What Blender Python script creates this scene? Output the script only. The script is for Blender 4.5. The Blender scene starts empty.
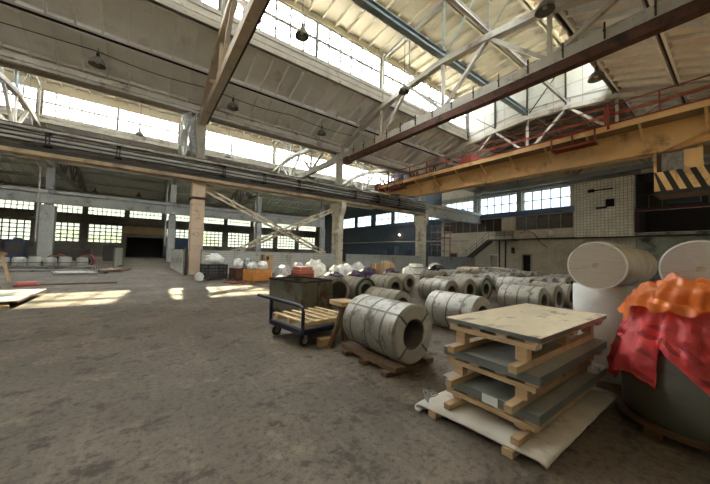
import bpy, math, random
from mathutils import Vector, Matrix, noise
random.seed(7)
R_ = random.Random(11)
sc = bpy.context.scene
COL = sc.collection
PI = math.pi

# ------------------------------------------------------------------ materials
def lin(c):
    return tuple(((x/255)/12.92 if x/255 <= .04045 else ((x/255+.055)/1.055)**2.4) for x in c)

MATS = {}
def mat(name, col, rough=.75, metal=0.0, var=.22, scale=3.0, bump=0.0, stain=None, stain_amt=.45, stain_scale=1.2,
        stretch=(1, 1, 1), bscale=None):
    if name in MATS: return MATS[name]
    m = bpy.data.materials.new(name); m.use_nodes = True
    nt = m.node_tree; N = nt.nodes; L = nt.links
    b = N['Principled BSDF']; b.inputs['Roughness'].default_value = rough; b.inputs['Metallic'].default_value = metal
    tc = N.new('ShaderNodeTexCoord'); mp = N.new('ShaderNodeMapping'); mp.inputs['Scale'].default_value = stretch
    L.new(tc.outputs['Object'], mp.inputs['Vector'])
    nz = N.new('ShaderNodeTexNoise'); nz.inputs['Scale'].default_value = scale; nz.inputs['Detail'].default_value = 7
    nz.inputs['Roughness'].default_value = .62
    L.new(mp.outputs['Vector'], nz.inputs['Vector'])
    rp = N.new('ShaderNodeValToRGB'); c = lin(col)
    rp.color_ramp.elements[0].position = .3; rp.color_ramp.elements[1].position = .7
    rp.color_ramp.elements[0].color = tuple(x*(1-var) for x in c)+(1,)
    rp.color_ramp.elements[1].color = tuple(min(1, x*(1+var)) for x in c)+(1,)
    L.new(nz.outputs['Fac'], rp.inputs['Fac'])
    out = rp.outputs['Color']
    if stain:
        n2 = N.new('ShaderNodeTexNoise'); n2.inputs['Scale'].default_value = stain_scale; n2.inputs['Detail'].default_value = 8
        n2.inputs['Roughness'].default_value = .68
        L.new(mp.outputs['Vector'], n2.inputs['Vector'])
        r2 = N.new('ShaderNodeValToRGB'); t = .5+(.5-stain_amt)*.35
        r2.color_ramp.elements[0].position = t; r2.color_ramp.elements[1].position = min(1, t+.12)
        L.new(n2.outputs['Fac'], r2.inputs['Fac'])
        mx = N.new('ShaderNodeMixRGB'); mx.inputs['Color2'].default_value = lin(stain)+(1,)
        L.new(r2.outputs['Color'], mx.inputs['Fac']); L.new(out, mx.inputs['Color1']); out = mx.outputs['Color']
    L.new(out, b.inputs['Base Color'])
    if bump:
        bp = N.new('ShaderNodeBump'); bp.inputs['Strength'].default_value = bump; bp.inputs['Distance'].default_value = .05
        n3 = N.new('ShaderNodeTexNoise'); n3.inputs['Scale'].default_value = bscale or scale*4; n3.inputs['Detail'].default_value = 6
        L.new(mp.outputs['Vector'], n3.inputs['Vector'])
        L.new(n3.outputs['Fac'], bp.inputs['Height']); L.new(bp.outputs['Normal'], b.inputs['Normal'])
    MATS[name] = m
    return m

def floor_mat():
    m = bpy.data.materials.new('dusty_concrete_floor'); m.use_nodes = True
    nt = m.node_tree; N = nt.nodes; L = nt.links; b = N['Principled BSDF']; b.inputs['Roughness'].default_value = .72
    b.inputs['Specular IOR Level'].default_value = .35
    tc = N.new('ShaderNodeTexCoord')
    def nz(scale, det=8, rg=.6, st=(1, 1, 1), rot=0):
        mp = N.new('ShaderNodeMapping'); mp.inputs['Scale'].default_value = st; mp.inputs['Rotation'].default_value = (0, 0, rot)
        L.new(tc.outputs['Object'], mp.inputs['Vector'])
        n = N.new('ShaderNodeTexNoise'); n.inputs['Scale'].default_value = scale; n.inputs['Detail'].default_value = det
        n.inputs['Roughness'].default_value = rg; L.new(mp.outputs['Vector'], n.inputs['Vector']); return n.outputs['Fac']
    def ramp(f, stops):
        r = N.new('ShaderNodeValToRGB'); e = r.color_ramp.elements
        e[0].position, e[0].color = stops[0][0], lin(stops[0][1])+(1,)
        e[1].position, e[1].color = stops[-1][0], lin(stops[-1][1])+(1,)
        for p, c in stops[1:-1]:
            q = e.new(p); q.color = lin(c)+(1,)
        L.new(f, r.inputs['Fac']); return r.outputs['Color']
    base = ramp(nz(.55, 10, .7), [(.3, FLOOR[0]), (.52, FLOOR[1]), (.72, FLOOR[2])])
    def mix(f, a, c, blend='MIX', lo=.5, hi=.7, k=1.0):
        r = N.new('ShaderNodeMapRange'); r.inputs['From Min'].default_value = lo; r.inputs['From Max'].default_value = hi
        r.inputs['To Max'].default_value = k; L.new(f, r.inputs['Value'])
        x = N.new('ShaderNodeMixRGB'); x.blend_type = blend; L.new(r.outputs['Result'], x.inputs['Fac']); L.new(a, x.inputs['Color1'])
        x.inputs['Color2'].default_value = lin(c)+(1,); return x.outputs['Color']
    o = mix(nz(.35, 9, .75, (1, .35, 1)), base, (66, 58, 49), lo=.53, hi=.72, k=.8)      # long oily tracks down the lane
    o = mix(nz(1.1, 9, .72, (2.6, .22, 1), .05), o, (168, 158, 142), lo=.54, hi=.74, k=.45)   # pale scrapes
    o = mix(nz(38, 4, .8), o, (50, 44, 38), lo=.5, hi=.72, k=.6)
    o = mix(nz(2.2, 10, .72), o, (58, 50, 42), lo=.53, hi=.62, k=.8)                # dark spots
    o = mix(nz(1.3, 10, .75), o, (176, 164, 142), lo=.55, hi=.72, k=.6)             # pale dust
    o = mix(nz(14, 6, .7), o, (60, 52, 44), lo=.5, hi=.66, k=.7)
    L.new(o, b.inputs['Base Color'])
    bp = N.new('ShaderNodeBump'); bp.inputs['Strength'].default_value = .35; bp.inputs['Distance'].default_value = .02
    L.new(nz(9, 8, .7), bp.inputs['Height']); L.new(bp.outputs['Normal'], b.inputs['Normal'])
    return m
FLOOR = [(90, 81, 71), (120, 109, 96), (152, 140, 124)]

def tile_mat(name, col, mortar, sx, sz, stain, amt, sscale=.5):
    m = bpy.data.materials.new(name); m.use_nodes = True
    nt = m.node_tree; N = nt.nodes; L = nt.links; b = N['Principled BSDF']; b.inputs['Roughness'].default_value = .5
    tc = N.new('ShaderNodeTexCoord'); sp = N.new('ShaderNodeSeparateXYZ'); cb = N.new('ShaderNodeCombineXYZ')
    L.new(tc.outputs['Object'], sp.inputs[0]); L.new(sp.outputs['Y'], cb.inputs['X']); L.new(sp.outputs['Z'], cb.inputs['Y'])
    br = N.new('ShaderNodeTexBrick'); br.offset = 0; br.squash = 1
    br.inputs['Scale'].default_value = 1; br.inputs['Brick Width'].default_value = sx; br.inputs['Row Height'].default_value = sz
    br.inputs['Mortar Size'].default_value = .022; br.inputs['Mortar Smooth'].default_value = .3
    c = lin(col); br.inputs['Color1'].default_value = c+(1,); br.inputs['Color2'].default_value = tuple(x*.85 for x in c)+(1,)
    br.inputs['Mortar'].default_value = lin(mortar)+(1,)
    L.new(cb.outputs[0], br.inputs['Vector'])
    n = N.new('ShaderNodeTexNoise'); n.inputs['Scale'].default_value = sscale; n.inputs['Detail'].default_value = 9; n.inputs['Roughness'].default_value = .7
    L.new(cb.outputs[0], n.inputs['Vector'])
    r = N.new('ShaderNodeMapRange'); r.inputs['From Min'].default_value = .5+amt; r.inputs['From Max'].default_value = .56+amt
    L.new(n.outputs['Fac'], r.inputs['Value'])
    x = N.new('ShaderNodeMixRGB'); L.new(r.outputs['Result'], x.inputs['Fac']); L.new(br.outputs['Color'], x.inputs['Color1'])
    x.inputs['Color2'].default_value = lin(stain)+(1,)
    n2 = N.new('ShaderNodeTexNoise'); n2.inputs['Scale'].default_value = .9; n2.inputs['Detail'].default_value = 6
    L.new(cb.outputs[0], n2.inputs['Vector'])
    x2 = N.new('ShaderNodeMixRGB'); x2.blend_type = 'MULTIPLY'; x2.inputs['Fac'].default_value = .55
    L.new(x.outputs[0], x2.inputs['Color1'])
    rr = N.new('ShaderNodeValToRGB'); rr.color_ramp.elements[0].position = .3; rr.color_ramp.elements[0].color = (.66, .62, .56, 1)
    rr.color_ramp.elements[1].position = .65; L.new(n2.outputs['Fac'], rr.inputs['Fac']); L.new(rr.outputs[0], x2.inputs['Color2'])
    L.new(x2.outputs[0], b.inputs['Base Color'])
    return m

def glass_mat(name, tint=(1, 1, 1), haze=.12, gloss=.04):
    m = bpy.data.materials.new(name); m.use_nodes = True
    nt = m.node_tree; N = nt.nodes; L = nt.links; N.remove(N['Principled BSDF'])
    o = N['Material Output']; t = N.new('ShaderNodeBsdfTransparent'); t.inputs[0].default_value = tint+(1,)
    d = N.new('ShaderNodeBsdfTranslucent'); d.inputs[0].default_value = (.85, .87, .85, 1)
    g = N.new('ShaderNodeBsdfGlossy'); g.inputs['Roughness'].default_value = .1
    a = N.new('ShaderNodeMixShader'); a.inputs[0].default_value = haze; L.new(t.outputs[0], a.inputs[1]); L.new(d.outputs[0], a.inputs[2])
    c = N.new('ShaderNodeMixShader'); c.inputs[0].default_value = gloss; L.new(a.outputs[0], c.inputs[1]); L.new(g.outputs[0], c.inputs[2])
    L.new(c.outputs[0], o.inputs[0]); return m

def film_mat(name, col, alpha_t=.35, rough=.3, marks=None, var=.2, clear=0):
    m = bpy.data.materials.new(name); m.use_nodes = True
    nt = m.node_tree; N = nt.nodes; L = nt.links; b = N['Principled BSDF']; b.inputs['Roughness'].default_value = rough
    o = N['Material Output']
    tc = N.new('ShaderNodeTexCoord'); n = N.new('ShaderNodeTexNoise'); n.inputs['Scale'].default_value = 4; n.inputs['Detail'].default_value = 5
    L.new(tc.outputs['Object'], n.inputs['Vector'])
    rp = N.new('ShaderNodeValToRGB'); c = lin(col); rp.color_ramp.elements[0].position = .35; rp.color_ramp.elements[1].position = .65
    rp.color_ramp.elements[0].color = tuple(x*(1-var) for x in c)+(1,); rp.color_ramp.elements[1].color = tuple(min(1, x*(1+var)) for x in c)+(1,)
    L.new(n.outputs['Fac'], rp.inputs['Fac']); out = rp.outputs['Color']
    if marks:
        uv = N.new('ShaderNodeUVMap'); mp = N.new('ShaderNodeMapping'); mp.inputs['Rotation'].default_value = (0, 0, .5)
        mp.inputs['Scale'].default_value = (7, 11, 1); L.new(uv.outputs[0], mp.inputs['Vector'])
        br = N.new('ShaderNodeTexVoronoi'); br.feature = 'F1'; br.distance = 'CHEBYCHEV'; br.inputs['Scale'].default_value = 1.0; br.inputs['Randomness'].default_value = .35
        L.new(mp.outputs[0], br.inputs['Vector'])
        lt = N.new('ShaderNodeMath'); lt.operation = 'LESS_THAN'; lt.inputs[1].default_value = .22; L.new(br.outputs['Distance'], lt.inputs[0])
        wv = N.new('ShaderNodeTexWave'); wv.inputs['Scale'].default_value = 3.2; wv.inputs['Distortion'].default_value = 5; wv.inputs['Detail'].default_value = 3; wv.bands_direction = 'Y'
        L.new(mp.outputs[0], wv.inputs['Vector'])
        g2 = N.new('ShaderNodeMath'); g2.operation = 'GREATER_THAN'; g2.inputs[1].default_value = .6; L.new(wv.outputs['Fac'], g2.inputs[0])
        mu = N.new('ShaderNodeMath'); mu.operation = 'MULTIPLY'; L.new(lt.outputs[0], mu.inputs[0]); L.new(g2.outputs[0], mu.inputs[1])
        x = N.new('ShaderNodeMixRGB'); L.new(mu.outputs[0], x.inputs['Fac']); L.new(out, x.inputs['Color1']); x.inputs['Color2'].default_value = lin(marks)+(1,)
        out = x.outputs[0]
    L.new(out, b.inputs['Base Color'])
    bp = N.new('ShaderNodeBump'); bp.inputs['Strength'].default_value = .3; bp.inputs['Distance'].default_value = .03
    vo = N.new('ShaderNodeTexVoronoi'); vo.feature = 'DISTANCE_TO_EDGE'; vo.inputs['Scale'].default_value = 9; L.new(tc.outputs['Object'], vo.inputs['Vector'])
    L.new(vo.outputs['Distance'], bp.inputs['Height']); L.new(bp.outputs['Normal'], b.inputs['Normal'])
    t = N.new('ShaderNodeBsdfTranslucent'); L.new(out, t.inputs[0])
    mx = N.new('ShaderNodeMixShader'); mx.inputs[0].default_value = alpha_t; L.new(b.outputs[0], mx.inputs[1]); L.new(t.outputs[0], mx.inputs[2])
    res = mx.outputs[0]
    if clear:
        tr = N.new('ShaderNodeBsdfTransparent'); m2 = N.new('ShaderNodeMixShader'); m2.inputs[0].default_value = clear; L.new(res, m2.inputs[1]); L.new(tr.outputs[0], m2.inputs[2]); res = m2.outputs[0]
    L.new(res, o.inputs[0]); return m

def emit_mat(name, col, s):
    m = bpy.data.materials.new(name); m.use_nodes = True
    b = m.node_tree.nodes['Principled BSDF']; b.inputs['Emission Color'].default_value = lin(col)+(1,); b.inputs['Emission Strength'].default_value = s
    return m

M = dict(
    slab=mat('whitewashed_roof_slab', (228, 227, 224), .9, var=.07, scale=.8, stain=(200, 196, 190), stain_amt=.3, stain_scale=.7),
    slab_shade=mat('shaded_roof_slab', (150, 140, 128), .9, var=.1, scale=.8, stain=(110, 100, 90), stain_amt=.4),  # shade of the unlit last bay, put into the slab colour
    slab_warmlit=mat('warm_lit_roof_slab', (150, 138, 114), .9, var=.08, scale=.8, stain=(126, 114, 92), stain_amt=.28, stain_scale=.7),  # warm tint stands in for sunlight bounced up off the outer roofs
    conc=mat('pale_painted_concrete', (190, 184, 172), .85, var=.12, scale=1.5, stain=(140, 130, 115), stain_amt=.35, stain_scale=1.3, bump=.1),
    conc_grey=mat('grey_concrete', (150, 149, 144), .85, var=.12, scale=1.5, stain=(110, 106, 100), stain_amt=.35, stain_scale=1.0),
    conc_pink=mat('pinkish_beige_concrete', (204, 180, 156), .85, var=.1, scale=1.5, stain=(150, 125, 104), stain_amt=.35, stain_scale=1.2),
    conc_beige=mat('beige_concrete', (190, 172, 150), .85, var=.1, scale=1.5, stain=(145, 128, 108), stain_amt=.32, stain_scale=1.0),
    conc_dirty=mat('dirty_concrete', (206, 196, 174), .85, var=.12, scale=1.5, stain=(128, 114, 96), stain_amt=.42, stain_scale=1.6),
    rust=mat('rusty_brown_steel', (92, 58, 44), .8, .1, var=.3, scale=2.5, stain=(52, 36, 30), stain_amt=.45, stain_scale=1.4),
    rust_red=mat('rusty_red_paint', (142, 62, 46), .7, .0, var=.25, scale=4),
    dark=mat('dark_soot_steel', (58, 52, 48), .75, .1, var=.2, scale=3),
    darkvoid=mat('very_dark_interior', (22, 20, 20), .9, var=.2),
    grey=mat('grey_steel', (128, 124, 118), .6, .2, var=.15, scale=2, stain=(88, 82, 74), stain_amt=.4),
    palegrey=mat('pale_grey_steel', (172, 168, 158), .6, .1, var=.12, scale=2, stain=(120, 112, 100), stain_amt=.4),
    ochre=mat('ochre_painted_steel', (172, 150, 116), .65, .0, var=.18, scale=1.2, stain=(126, 100, 72), stain_amt=.38, stain_scale=.9),
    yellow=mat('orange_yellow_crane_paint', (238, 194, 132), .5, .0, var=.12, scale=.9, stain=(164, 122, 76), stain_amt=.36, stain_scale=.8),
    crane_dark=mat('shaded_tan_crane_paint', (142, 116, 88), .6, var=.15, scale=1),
    green=mat('blue_green_steel_paint', (134, 146, 146), .5, .1, var=.15, scale=2, stain=(100, 108, 106), stain_amt=.35),
    white=mat('white_paint', (222, 220, 212), .7, var=.06),
    whitepanel=mat('white_panel_board', (196, 196, 188), .85, var=.06, scale=1, stain=(160, 158, 148), stain_amt=.3),
    blue=mat('dark_blue_paint', (34, 42, 72), .45, .1, var=.2, scale=4),
    blueband=mat('blue_painted_beam', (74, 98, 126), .6, var=.12),
    bluewall=mat('slate_blue_painted_wall', (62, 72, 84), .8, var=.15, scale=.8, stain=(48, 56, 66), stain_amt=.4),
    wood=mat('raw_pine_timber', (190, 162, 126), .8, var=.18, scale=4, stretch=(1, 1, 6), bump=.1),
    wood_pale=mat('pale_new_timber', (222, 198, 156), .8, var=.12, scale=4),
    wood_dark=mat('weathered_brown_timber', (112, 88, 66), .85, var=.25, scale=5, bump=.15),
    coil=mat('dusty_galvanised_wrap', (160, 157, 148), .42, .35, var=.16, scale=1.6, stain=(104, 95, 82), stain_amt=.5, stain_scale=3.5),
    coil2=mat('galvanised_wrap_scuffed', (166, 163, 154), .42, .35, var=.16, scale=1.6, stain=(92, 82, 70), stain_amt=.40, stain_scale=6.0),
    coil3=mat('brownish_dusty_wrap', (148, 140, 126), .55, .2, var=.16, scale=1.6, stain=(112, 98, 80), stain_amt=.45, stain_scale=2.5),
    coilface=mat('galvanised_coil_edge', (178, 175, 168), .5, .3, var=.10, scale=5, stain=(150, 144, 132), stain_amt=.4, stain_scale=4),
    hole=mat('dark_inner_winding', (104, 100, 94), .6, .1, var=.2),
    strap=mat('steel_strapping', (108, 102, 92), .5, .4, var=.15),
    greentape=mat('green_packing_edge', (52, 84, 68), .5, var=.15),
    steel=mat('sheet_steel_stack', (158, 160, 154), .5, .25, var=.15, scale=3, stretch=(1, 1, 8)),
    steel_edge=mat('sheet_steel_edge', (118, 124, 122), .5, .25, var=.2, scale=6, stretch=(1, 1, 30)),
    board=mat('dusty_cover_board', (214, 200, 172), .8, var=.08, scale=1.6, stain=(138, 124, 104), stain_amt=.34, stain_scale=2.6, stretch=(1, 2.2, 1)),
    paper=mat('creased_white_paper', (214, 208, 196), .75, var=.07, scale=3, stain=(170, 160, 145), stain_amt=.35, stain_scale=2, bump=.5, bscale=5),
    label=mat('white_label_paper', (228, 230, 230), .6, var=.04),
    binmat=mat('rusty_grey_green_bin', (120, 120, 108), .65, .1, var=.2, scale=2, stain=(84, 58, 42), stain_amt=.5, stain_scale=1.6),
    bag=mat('crumpled_white_plastic', (226, 226, 222), .35, var=.08, scale=4, stain=(180, 178, 172), stain_amt=.35, stain_scale=5),
    bag_grey=mat('crumpled_grey_plastic', (170, 176, 180), .35, var=.15, scale=4, stain=(110, 112, 116), stain_amt=.4, stain_scale=5),
    purple=mat('purple_tarpaulin', (84, 66, 92), .5, var=.25, scale=4),
    blackfilm=mat('black_stretch_film', (44, 44, 50), .25, var=.3, scale=5),
    orange_crate=mat('orange_wood_crate', (206, 142, 74), .7, var=.15, scale=4),
    redbox=mat('orange_red_box', (190, 118, 98), .7, var=.12),
    carton=mat('brown_cardboard', (176, 142, 106), .8, var=.1),
    redpaint=mat('dull_red_paint', (140, 44, 44), .6, var=.18, scale=3),
    rubber=mat('black_rubber', (36, 35, 34), .7, var=.1),
    wheel=mat('grey_wheel_hub', (150, 150, 148), .4, .3, var=.1),
    fence=mat('light_grey_profiled_sheet', (186, 186, 180), .5, .2, var=.08, scale=1.5, stain=(150, 146, 138), stain_amt=.35),
    shade=mat('grey_enamel_lamp_shade', (120, 116, 108), .5, .1, var=.15, scale=4),
    bulb=mat('frosted_lamp_glass', (214, 212, 202), .3, var=.03),
    rollface=mat('wrapped_roll_end_board', (184, 172, 160), .4, var=.10, scale=3, stretch=(1, 1, 9), stain=(158, 146, 135), stain_amt=.35, stain_scale=3),
    rollbody=mat('film_wrapped_roll_side', (172, 160, 140), .22, var=.2, scale=3, stain=(196, 184, 160), stain_amt=.35, stain_scale=4),
    filmwhite=mat('white_stretch_film', (222, 222, 220), .3, var=.06, scale=3, bump=.25, bscale=7),
    film_fold=mat('pale_film_crease', (184, 174, 163), .4, var=.05),
    drum=mat('grey_green_wrapped_coil', (100, 100, 90), .4, .1, var=.12, scale=2, stretch=(1, 1, 5)),
    blockwall=mat('far_wall_concrete', (128, 122, 112), .9, var=.15, scale=.5, stain=(92, 86, 78), stain_amt=.4, stain_scale=.4),
    tanwall=mat('tan_painted_band', (186, 160, 118), .85, var=.12, scale=.6),
    plaster=mat('aged_plaster', (168, 160, 142), .9, var=.12, scale=.7, stain=(104, 96, 84), stain_amt=.4, stain_scale=.8),
    greenpaint=mat('peeling_grey_green_paint', (150, 152, 136), .85, var=.12, scale=1, stain=(72, 66, 56), stain_amt=.5, stain_scale=.7),
    darkglass=mat('grimy_dark_glazing', (66, 56, 48), .25, .0, var=.3, scale=2.5),
    door_red=mat('dark_red_door', (82, 36, 34), .6, var=.15),
    ground=mat('outside_ground', (170, 165, 130), .9, var=.1, scale=.1),
    foliage=mat('outdoor_foliage', (120, 140, 78), .9, var=.3, scale=.8),
)
M['floor'] = floor_mat()
M['tile'] = tile_mat('white_wall_tiles', (212, 202, 182), (182, 172, 154), .3, .3, (104, 92, 76), .13, .5)
M['tile_tower'] = tile_mat('cream_wall_tiles', (242, 234, 214), (160, 148, 130), .3, .3, (70, 60, 50), .22, .7)
M['glass'] = glass_mat('hazy_window_glass', (.9, .92, .92), .14, .03)
M['glass_dirty'] = glass_mat('grimy_far_window_glass', (.26, .27, .235), .1, .04)
M['glass_clear'] = glass_mat('tinted_window_glass', (.40, .47, .52), .08, .05)
M['redfilm'] = film_mat('printed_red_film', (234, 88, 92), .3, .3, marks=(96, 22, 30))
M['orangefilm'] = film_mat('orange_plastic_film', (244, 136, 66), .3, .25, var=.15)
M['clearfilm'] = film_mat('clear_plastic_sheet', (216, 216, 212), .5, .2, clear=.45)
M['lampglow'] = emit_mat('warm_lamp_glow', (255, 214, 150), 6)

# ------------------------------------------------------------------ mesh builder
class MB:
    def __init__(s): s.v = []; s.f = []; s.uv = None
    def add(s, v, f):
        n = len(s.v); s.v += [tuple(x) for x in v]; s.f += [tuple(i+n for i in q) for q in f]; return s
    def box(s, a, b):
        (x0, y0, z0), (x1, y1, z1) = a, b
        return s.add([(x0,y0,z0),(x1,y0,z0),(x1,y1,z0),(x0,y1,z0),(x0,y0,z1),(x1,y0,z1),(x1,y1,z1),(x0,y1,z1)],
            [(0,3,2,1),(4,5,6,7),(0,1,5,4),(1,2,6,5),(2,3,7,6),(3,0,4,7)])
    def bar(s, p, q, w, h, up=(0, 0, 1)):
        p = Vector(p); q = Vector(q); d = (q-p).normalized(); u = Vector(up)
        if abs(d.dot(u)) > .98: u = Vector((1, 0, 0))
        x = d.cross(u).normalized(); y = x.cross(d).normalized()
        vs = []
        for o in (p, q):
            for a, b in ((-1,-1),(1,-1),(1,1),(-1,1)): vs.append(o+x*(a*w/2)+y*(b*h/2))
        return s.add(vs, [(0,1,2,3),(7,6,5,4),(0,4,5,1),(1,5,6,2),(2,6,7,3),(3,7,4,0)])
    def tube(s, pts, r, n=8, cap=True):
        pts = [Vector(p) for p in pts]; rings = []; base = len(s.v); vs = []; fs = []
        up0 = None
        for i, p in enumerate(pts):
            d = (pts[min(i+1, len(pts)-1)]-pts[max(i-1, 0)]).normalized()
            u = Vector((0, 0, 1)) if abs(d.z) < .95 else Vector((1, 0, 0))
            x = d.cross(u).normalized(); y = x.cross(d).normalized()
            rr = r[i] if isinstance(r, (list, tuple)) else r
            for k in range(n):
                a = 2*PI*k/n; vs.append(p+x*(rr*math.cos(a))+y*(rr*math.sin(a)))
        for i in range(len(pts)-1):
            for k in range(n):
                a = i*n+k; b = i*n+(k+1) % n; fs.append((a, b, b+n, a+n))
        if cap: fs.append(tuple(reversed(range(n)))); fs.append(tuple(range((len(pts)-1)*n, len(pts)*n)))
        return s.add(vs, fs)
    def lathe(s, prof, o=(0,0,0), axis='Z', n=32, closed=False):
        vs = []; fs = []; m = len(prof)
        for k in range(n):
            a = 2*PI*k/n; c, sn = math.cos(a), math.sin(a)
            for r, t in prof:
                if axis == 'Z': p = (r*c, r*sn, t)
                elif axis == 'Y': p = (r*sn, t, r*c)
                else: p = (t, r*c, r*sn)
                vs.append((p[0]+o[0], p[1]+o[1], p[2]+o[2]))
        rng = m if closed else m-1
        for k in range(n):
            for i in range(rng):
                j = (i+1) % m; a = k*m+i; b = k*m+j; c2 = ((k+1) % n)*m+j; d = ((k+1) % n)*m+i
                fs.append((a, d, c2, b))
        return s.add(vs, fs)
    def build(s, name, mt, parent=None, smooth=False, bevel=0, world=False, uv=None, solid=0):
        me = bpy.data.meshes.new(name)
        off = Vector(parent.location) if (parent is not None and world) else Vector((0, 0, 0))
        me.from_pydata([Vector(p)-off for p in s.v], [], s.f); me.update()
        if uv:
            l = me.uv_layers.new(name='UVMap')
            for lp in me.loops: l.data[lp.index].uv = uv[lp.vertex_index]
        me.materials.append(mt)
        if smooth:
            for p in me.polygons: p.use_smooth = True
            try: me.set_sharp_from_angle(angle=math.radians(38))
            except Exception: pass
        o = bpy.data.objects.new(name, me); COL.objects.link(o)
        if parent is not None: o.parent = parent
        if bevel:
            md = o.modifiers.new('b', 'BEVEL'); md.width = bevel; md.segments = 2; md.limit_method = 'ANGLE'
        if solid:
            md = o.modifiers.new('s', 'SOLIDIFY'); md.thickness = solid
        return o

def tag(o, label, cat, group=None, kind=None):
    if label: o['label'] = label
    if cat: o['category'] = cat
    if group: o['group'] = group
    if kind: o['kind'] = kind
    return o
def thing(name, label, cat, loc=(0, 0, 0), rz=0, group=None):
    o = bpy.data.objects.new(name, None); COL.objects.link(o); o.location = loc; o.rotation_euler = (0, 0, rz)
    o.empty_display_size = .2
    return tag(o, label, cat, group)
def struct(name, mb, mt, **k):
    o = mb.build(name, mt, **k)
    if o.parent is None: o['kind'] = 'structure'
    return o
def kids(o): return [c for c in bpy.data.objects if c.parent == o]
def dup(o, loc=None, rz=None, label=None, group=None, parent=None, scale=None):
    c = o.copy(); COL.objects.link(c)
    if parent is not None: c.parent = parent
    if loc is not None: c.location = loc
    if rz is not None: c.rotation_euler = (0, 0, rz)
    if scale: c.scale = scale
    if label: c['label'] = label
    if group: c['group'] = group
    for ch in kids(o): dup(ch, parent=c)
    return c

# blob: crumpled closed lump with flat-ish bottom
def blob(mb, c, s, seed=0, rough=.25, n=14, freq=2.0, flat=True):
    vs = []; fs = []
    for i in range(n+1):
        th = PI*i/n
        for j in range(2*n):
            ph = 2*PI*j/(2*n)
            d = Vector((math.sin(th)*math.cos(ph), math.sin(th)*math.sin(ph), math.cos(th)))
            k = 1+rough*(noise.noise(d*freq+Vector((seed*7.3, seed*3.1, 0)))+.5*abs(noise.noise(d*freq*2.6+Vector((seed, 0, seed*5)))))
            p = d*k
            if flat: p.z = max(p.z, -.62)
            vs.append((c[0]+p.x*s[0], c[1]+p.y*s[1], c[2]+p.z*s[2]))
    m = 2*n
    for i in range(n):
        for j in range(m):
            a = i*m+j; b = i*m+(j+1) % m; fs.append((a, a+m, b+m, b))
    return mb.add(vs, fs)

# ------------------------------------------------------------------ grid of the hall
X0, DX = 2.95, 12.0
ROWS = {'C': -.7, 'A': 23.3, 'B': 47.3, 'D': 71.3}
XW, XE = -33.05, 39.3
YS, YN = -1.4, 71.3

# floor and ground
struct('floor', MB().box((XW-.3, YS-.3, -.3), (XE+.3, YN+6, 0)), M['floor'])
struct('outside_ground', MB().box((-160, -120, -.9), (200, 260, -.5)), M['ground'])

# ------------------------------------------------------------------ roof
def roof_z(yr):              # underside of slab, yr = distance from the bay's centre line
    a = abs(yr)
    return 12.0+(12-a)*.4 if a > 9 else 13.2+(9-a)*.353
def slab_strip(mb, x0, x1, ya, za, yb, zb, ribs=True, th=.14, pitch=1.05):
    d = Vector((0, yb-ya, zb-za)); L = d.length; u = d/L; n = Vector((0, -u.z, u.y))
    if n.z < 0: n = -n
    def pb(xa, xb, t0, t1, h0, h1):
        vs = []
        for h in (h0, h1):
            for (x, t) in ((xa, t0), (xb, t0), (xb, t1), (xa, t1)):
                p = Vector((x, ya, za))+u*t+n*h; vs.append(p)
        mb.add(vs, [(0,3,2,1),(4,5,6,7),(0,1,5,4),(1,2,6,5),(2,3,7,6),(3,0,4,7)])
    pb(x0, x1, 0, L, 0, th)
    if ribs:
        pb(x0, x1, .1, .24, -.24, 0); pb(x0, x1, L-.24, L-.1, -.24, 0)
        k = math.ceil((x0-X0)/pitch); x = X0+k*pitch
        while x < x1:
            pb(x-.045, x+.045, .24, L-.24, -.24, 0); x += pitch
GLZ = {'near': (15.15, 17.75), 'middle': (14.8, 17.35), 'far': (14.8, 17.35)}
CEN = {'near': 11.3, 'middle': 35.3, 'far': 59.3}
for bay, yc in CEN.items():
    xe = XE
    for sgn in (1, -1):
        for (a, b) in ((12, 9), (9, 6)):
            mb = MB(); slab_strip(mb, XW, xe, yc+sgn*a, roof_z(a), yc+sgn*b, roof_z(b)); struct('ceiling', mb, M['slab'])
    for sgn in (1, -1): struct('trim_16', MB().box((XW, yc+sgn*9-.09, 12.97), (xe, yc+sgn*9+.09, 13.12)), M['darkvoid'])
    mx = {'near': 26.95, 'middle': xe, 'far': XW}[bay]
    if mx > XW:
        for sgn in (1, -1):                               # lantern roof, two strips each side of its ridge
            for (a, b, za, zb) in ((6.5, 3.2, 18.15, 18.42), (3.2, 0, 18.42, 18.7)):
                mb = MB(); slab_strip(mb, XW, mx, yc+sgn*a, za, yc+sgn*b, zb); struct('ceiling', mb, M['slab_warmlit'])
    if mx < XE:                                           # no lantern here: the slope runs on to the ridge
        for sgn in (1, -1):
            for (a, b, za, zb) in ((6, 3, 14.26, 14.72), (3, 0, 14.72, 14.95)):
                mb = MB(); slab_strip(mb, mx, XE, yc+sgn*a, za, yc+sgn*b, zb); struct('ceiling', mb, M['slab_shade' if bay == 'near' else 'slab'])
    if mx == XW: continue
    # lantern sill upstand and head beam
    zs, zh = GLZ[bay]
    for sgn in (1, -1):
        y = yc+sgn*6
        mb = MB(); mb.box((XW, y-.14, 14.0), (mx, y+.14, zs)); mb.box((XW, y-.24, 14.0), (mx, y+.24, 14.2)); mb.box((XW, y-.19, 14.42), (mx, y+.19, 14.5)); mb.box((XW, y-.24, zs-.32), (mx, y+.24, zs-.22)); struct('trim_%d' % (1 if sgn > 0 else 2), mb, M['conc'])
        mb = MB(); mb.box((XW, y-.12, zh), (mx, y+.12, 18.2)); struct('trim_%d' % (3 if sgn > 0 else 4), mb, M['slab_warmlit'])
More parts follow.
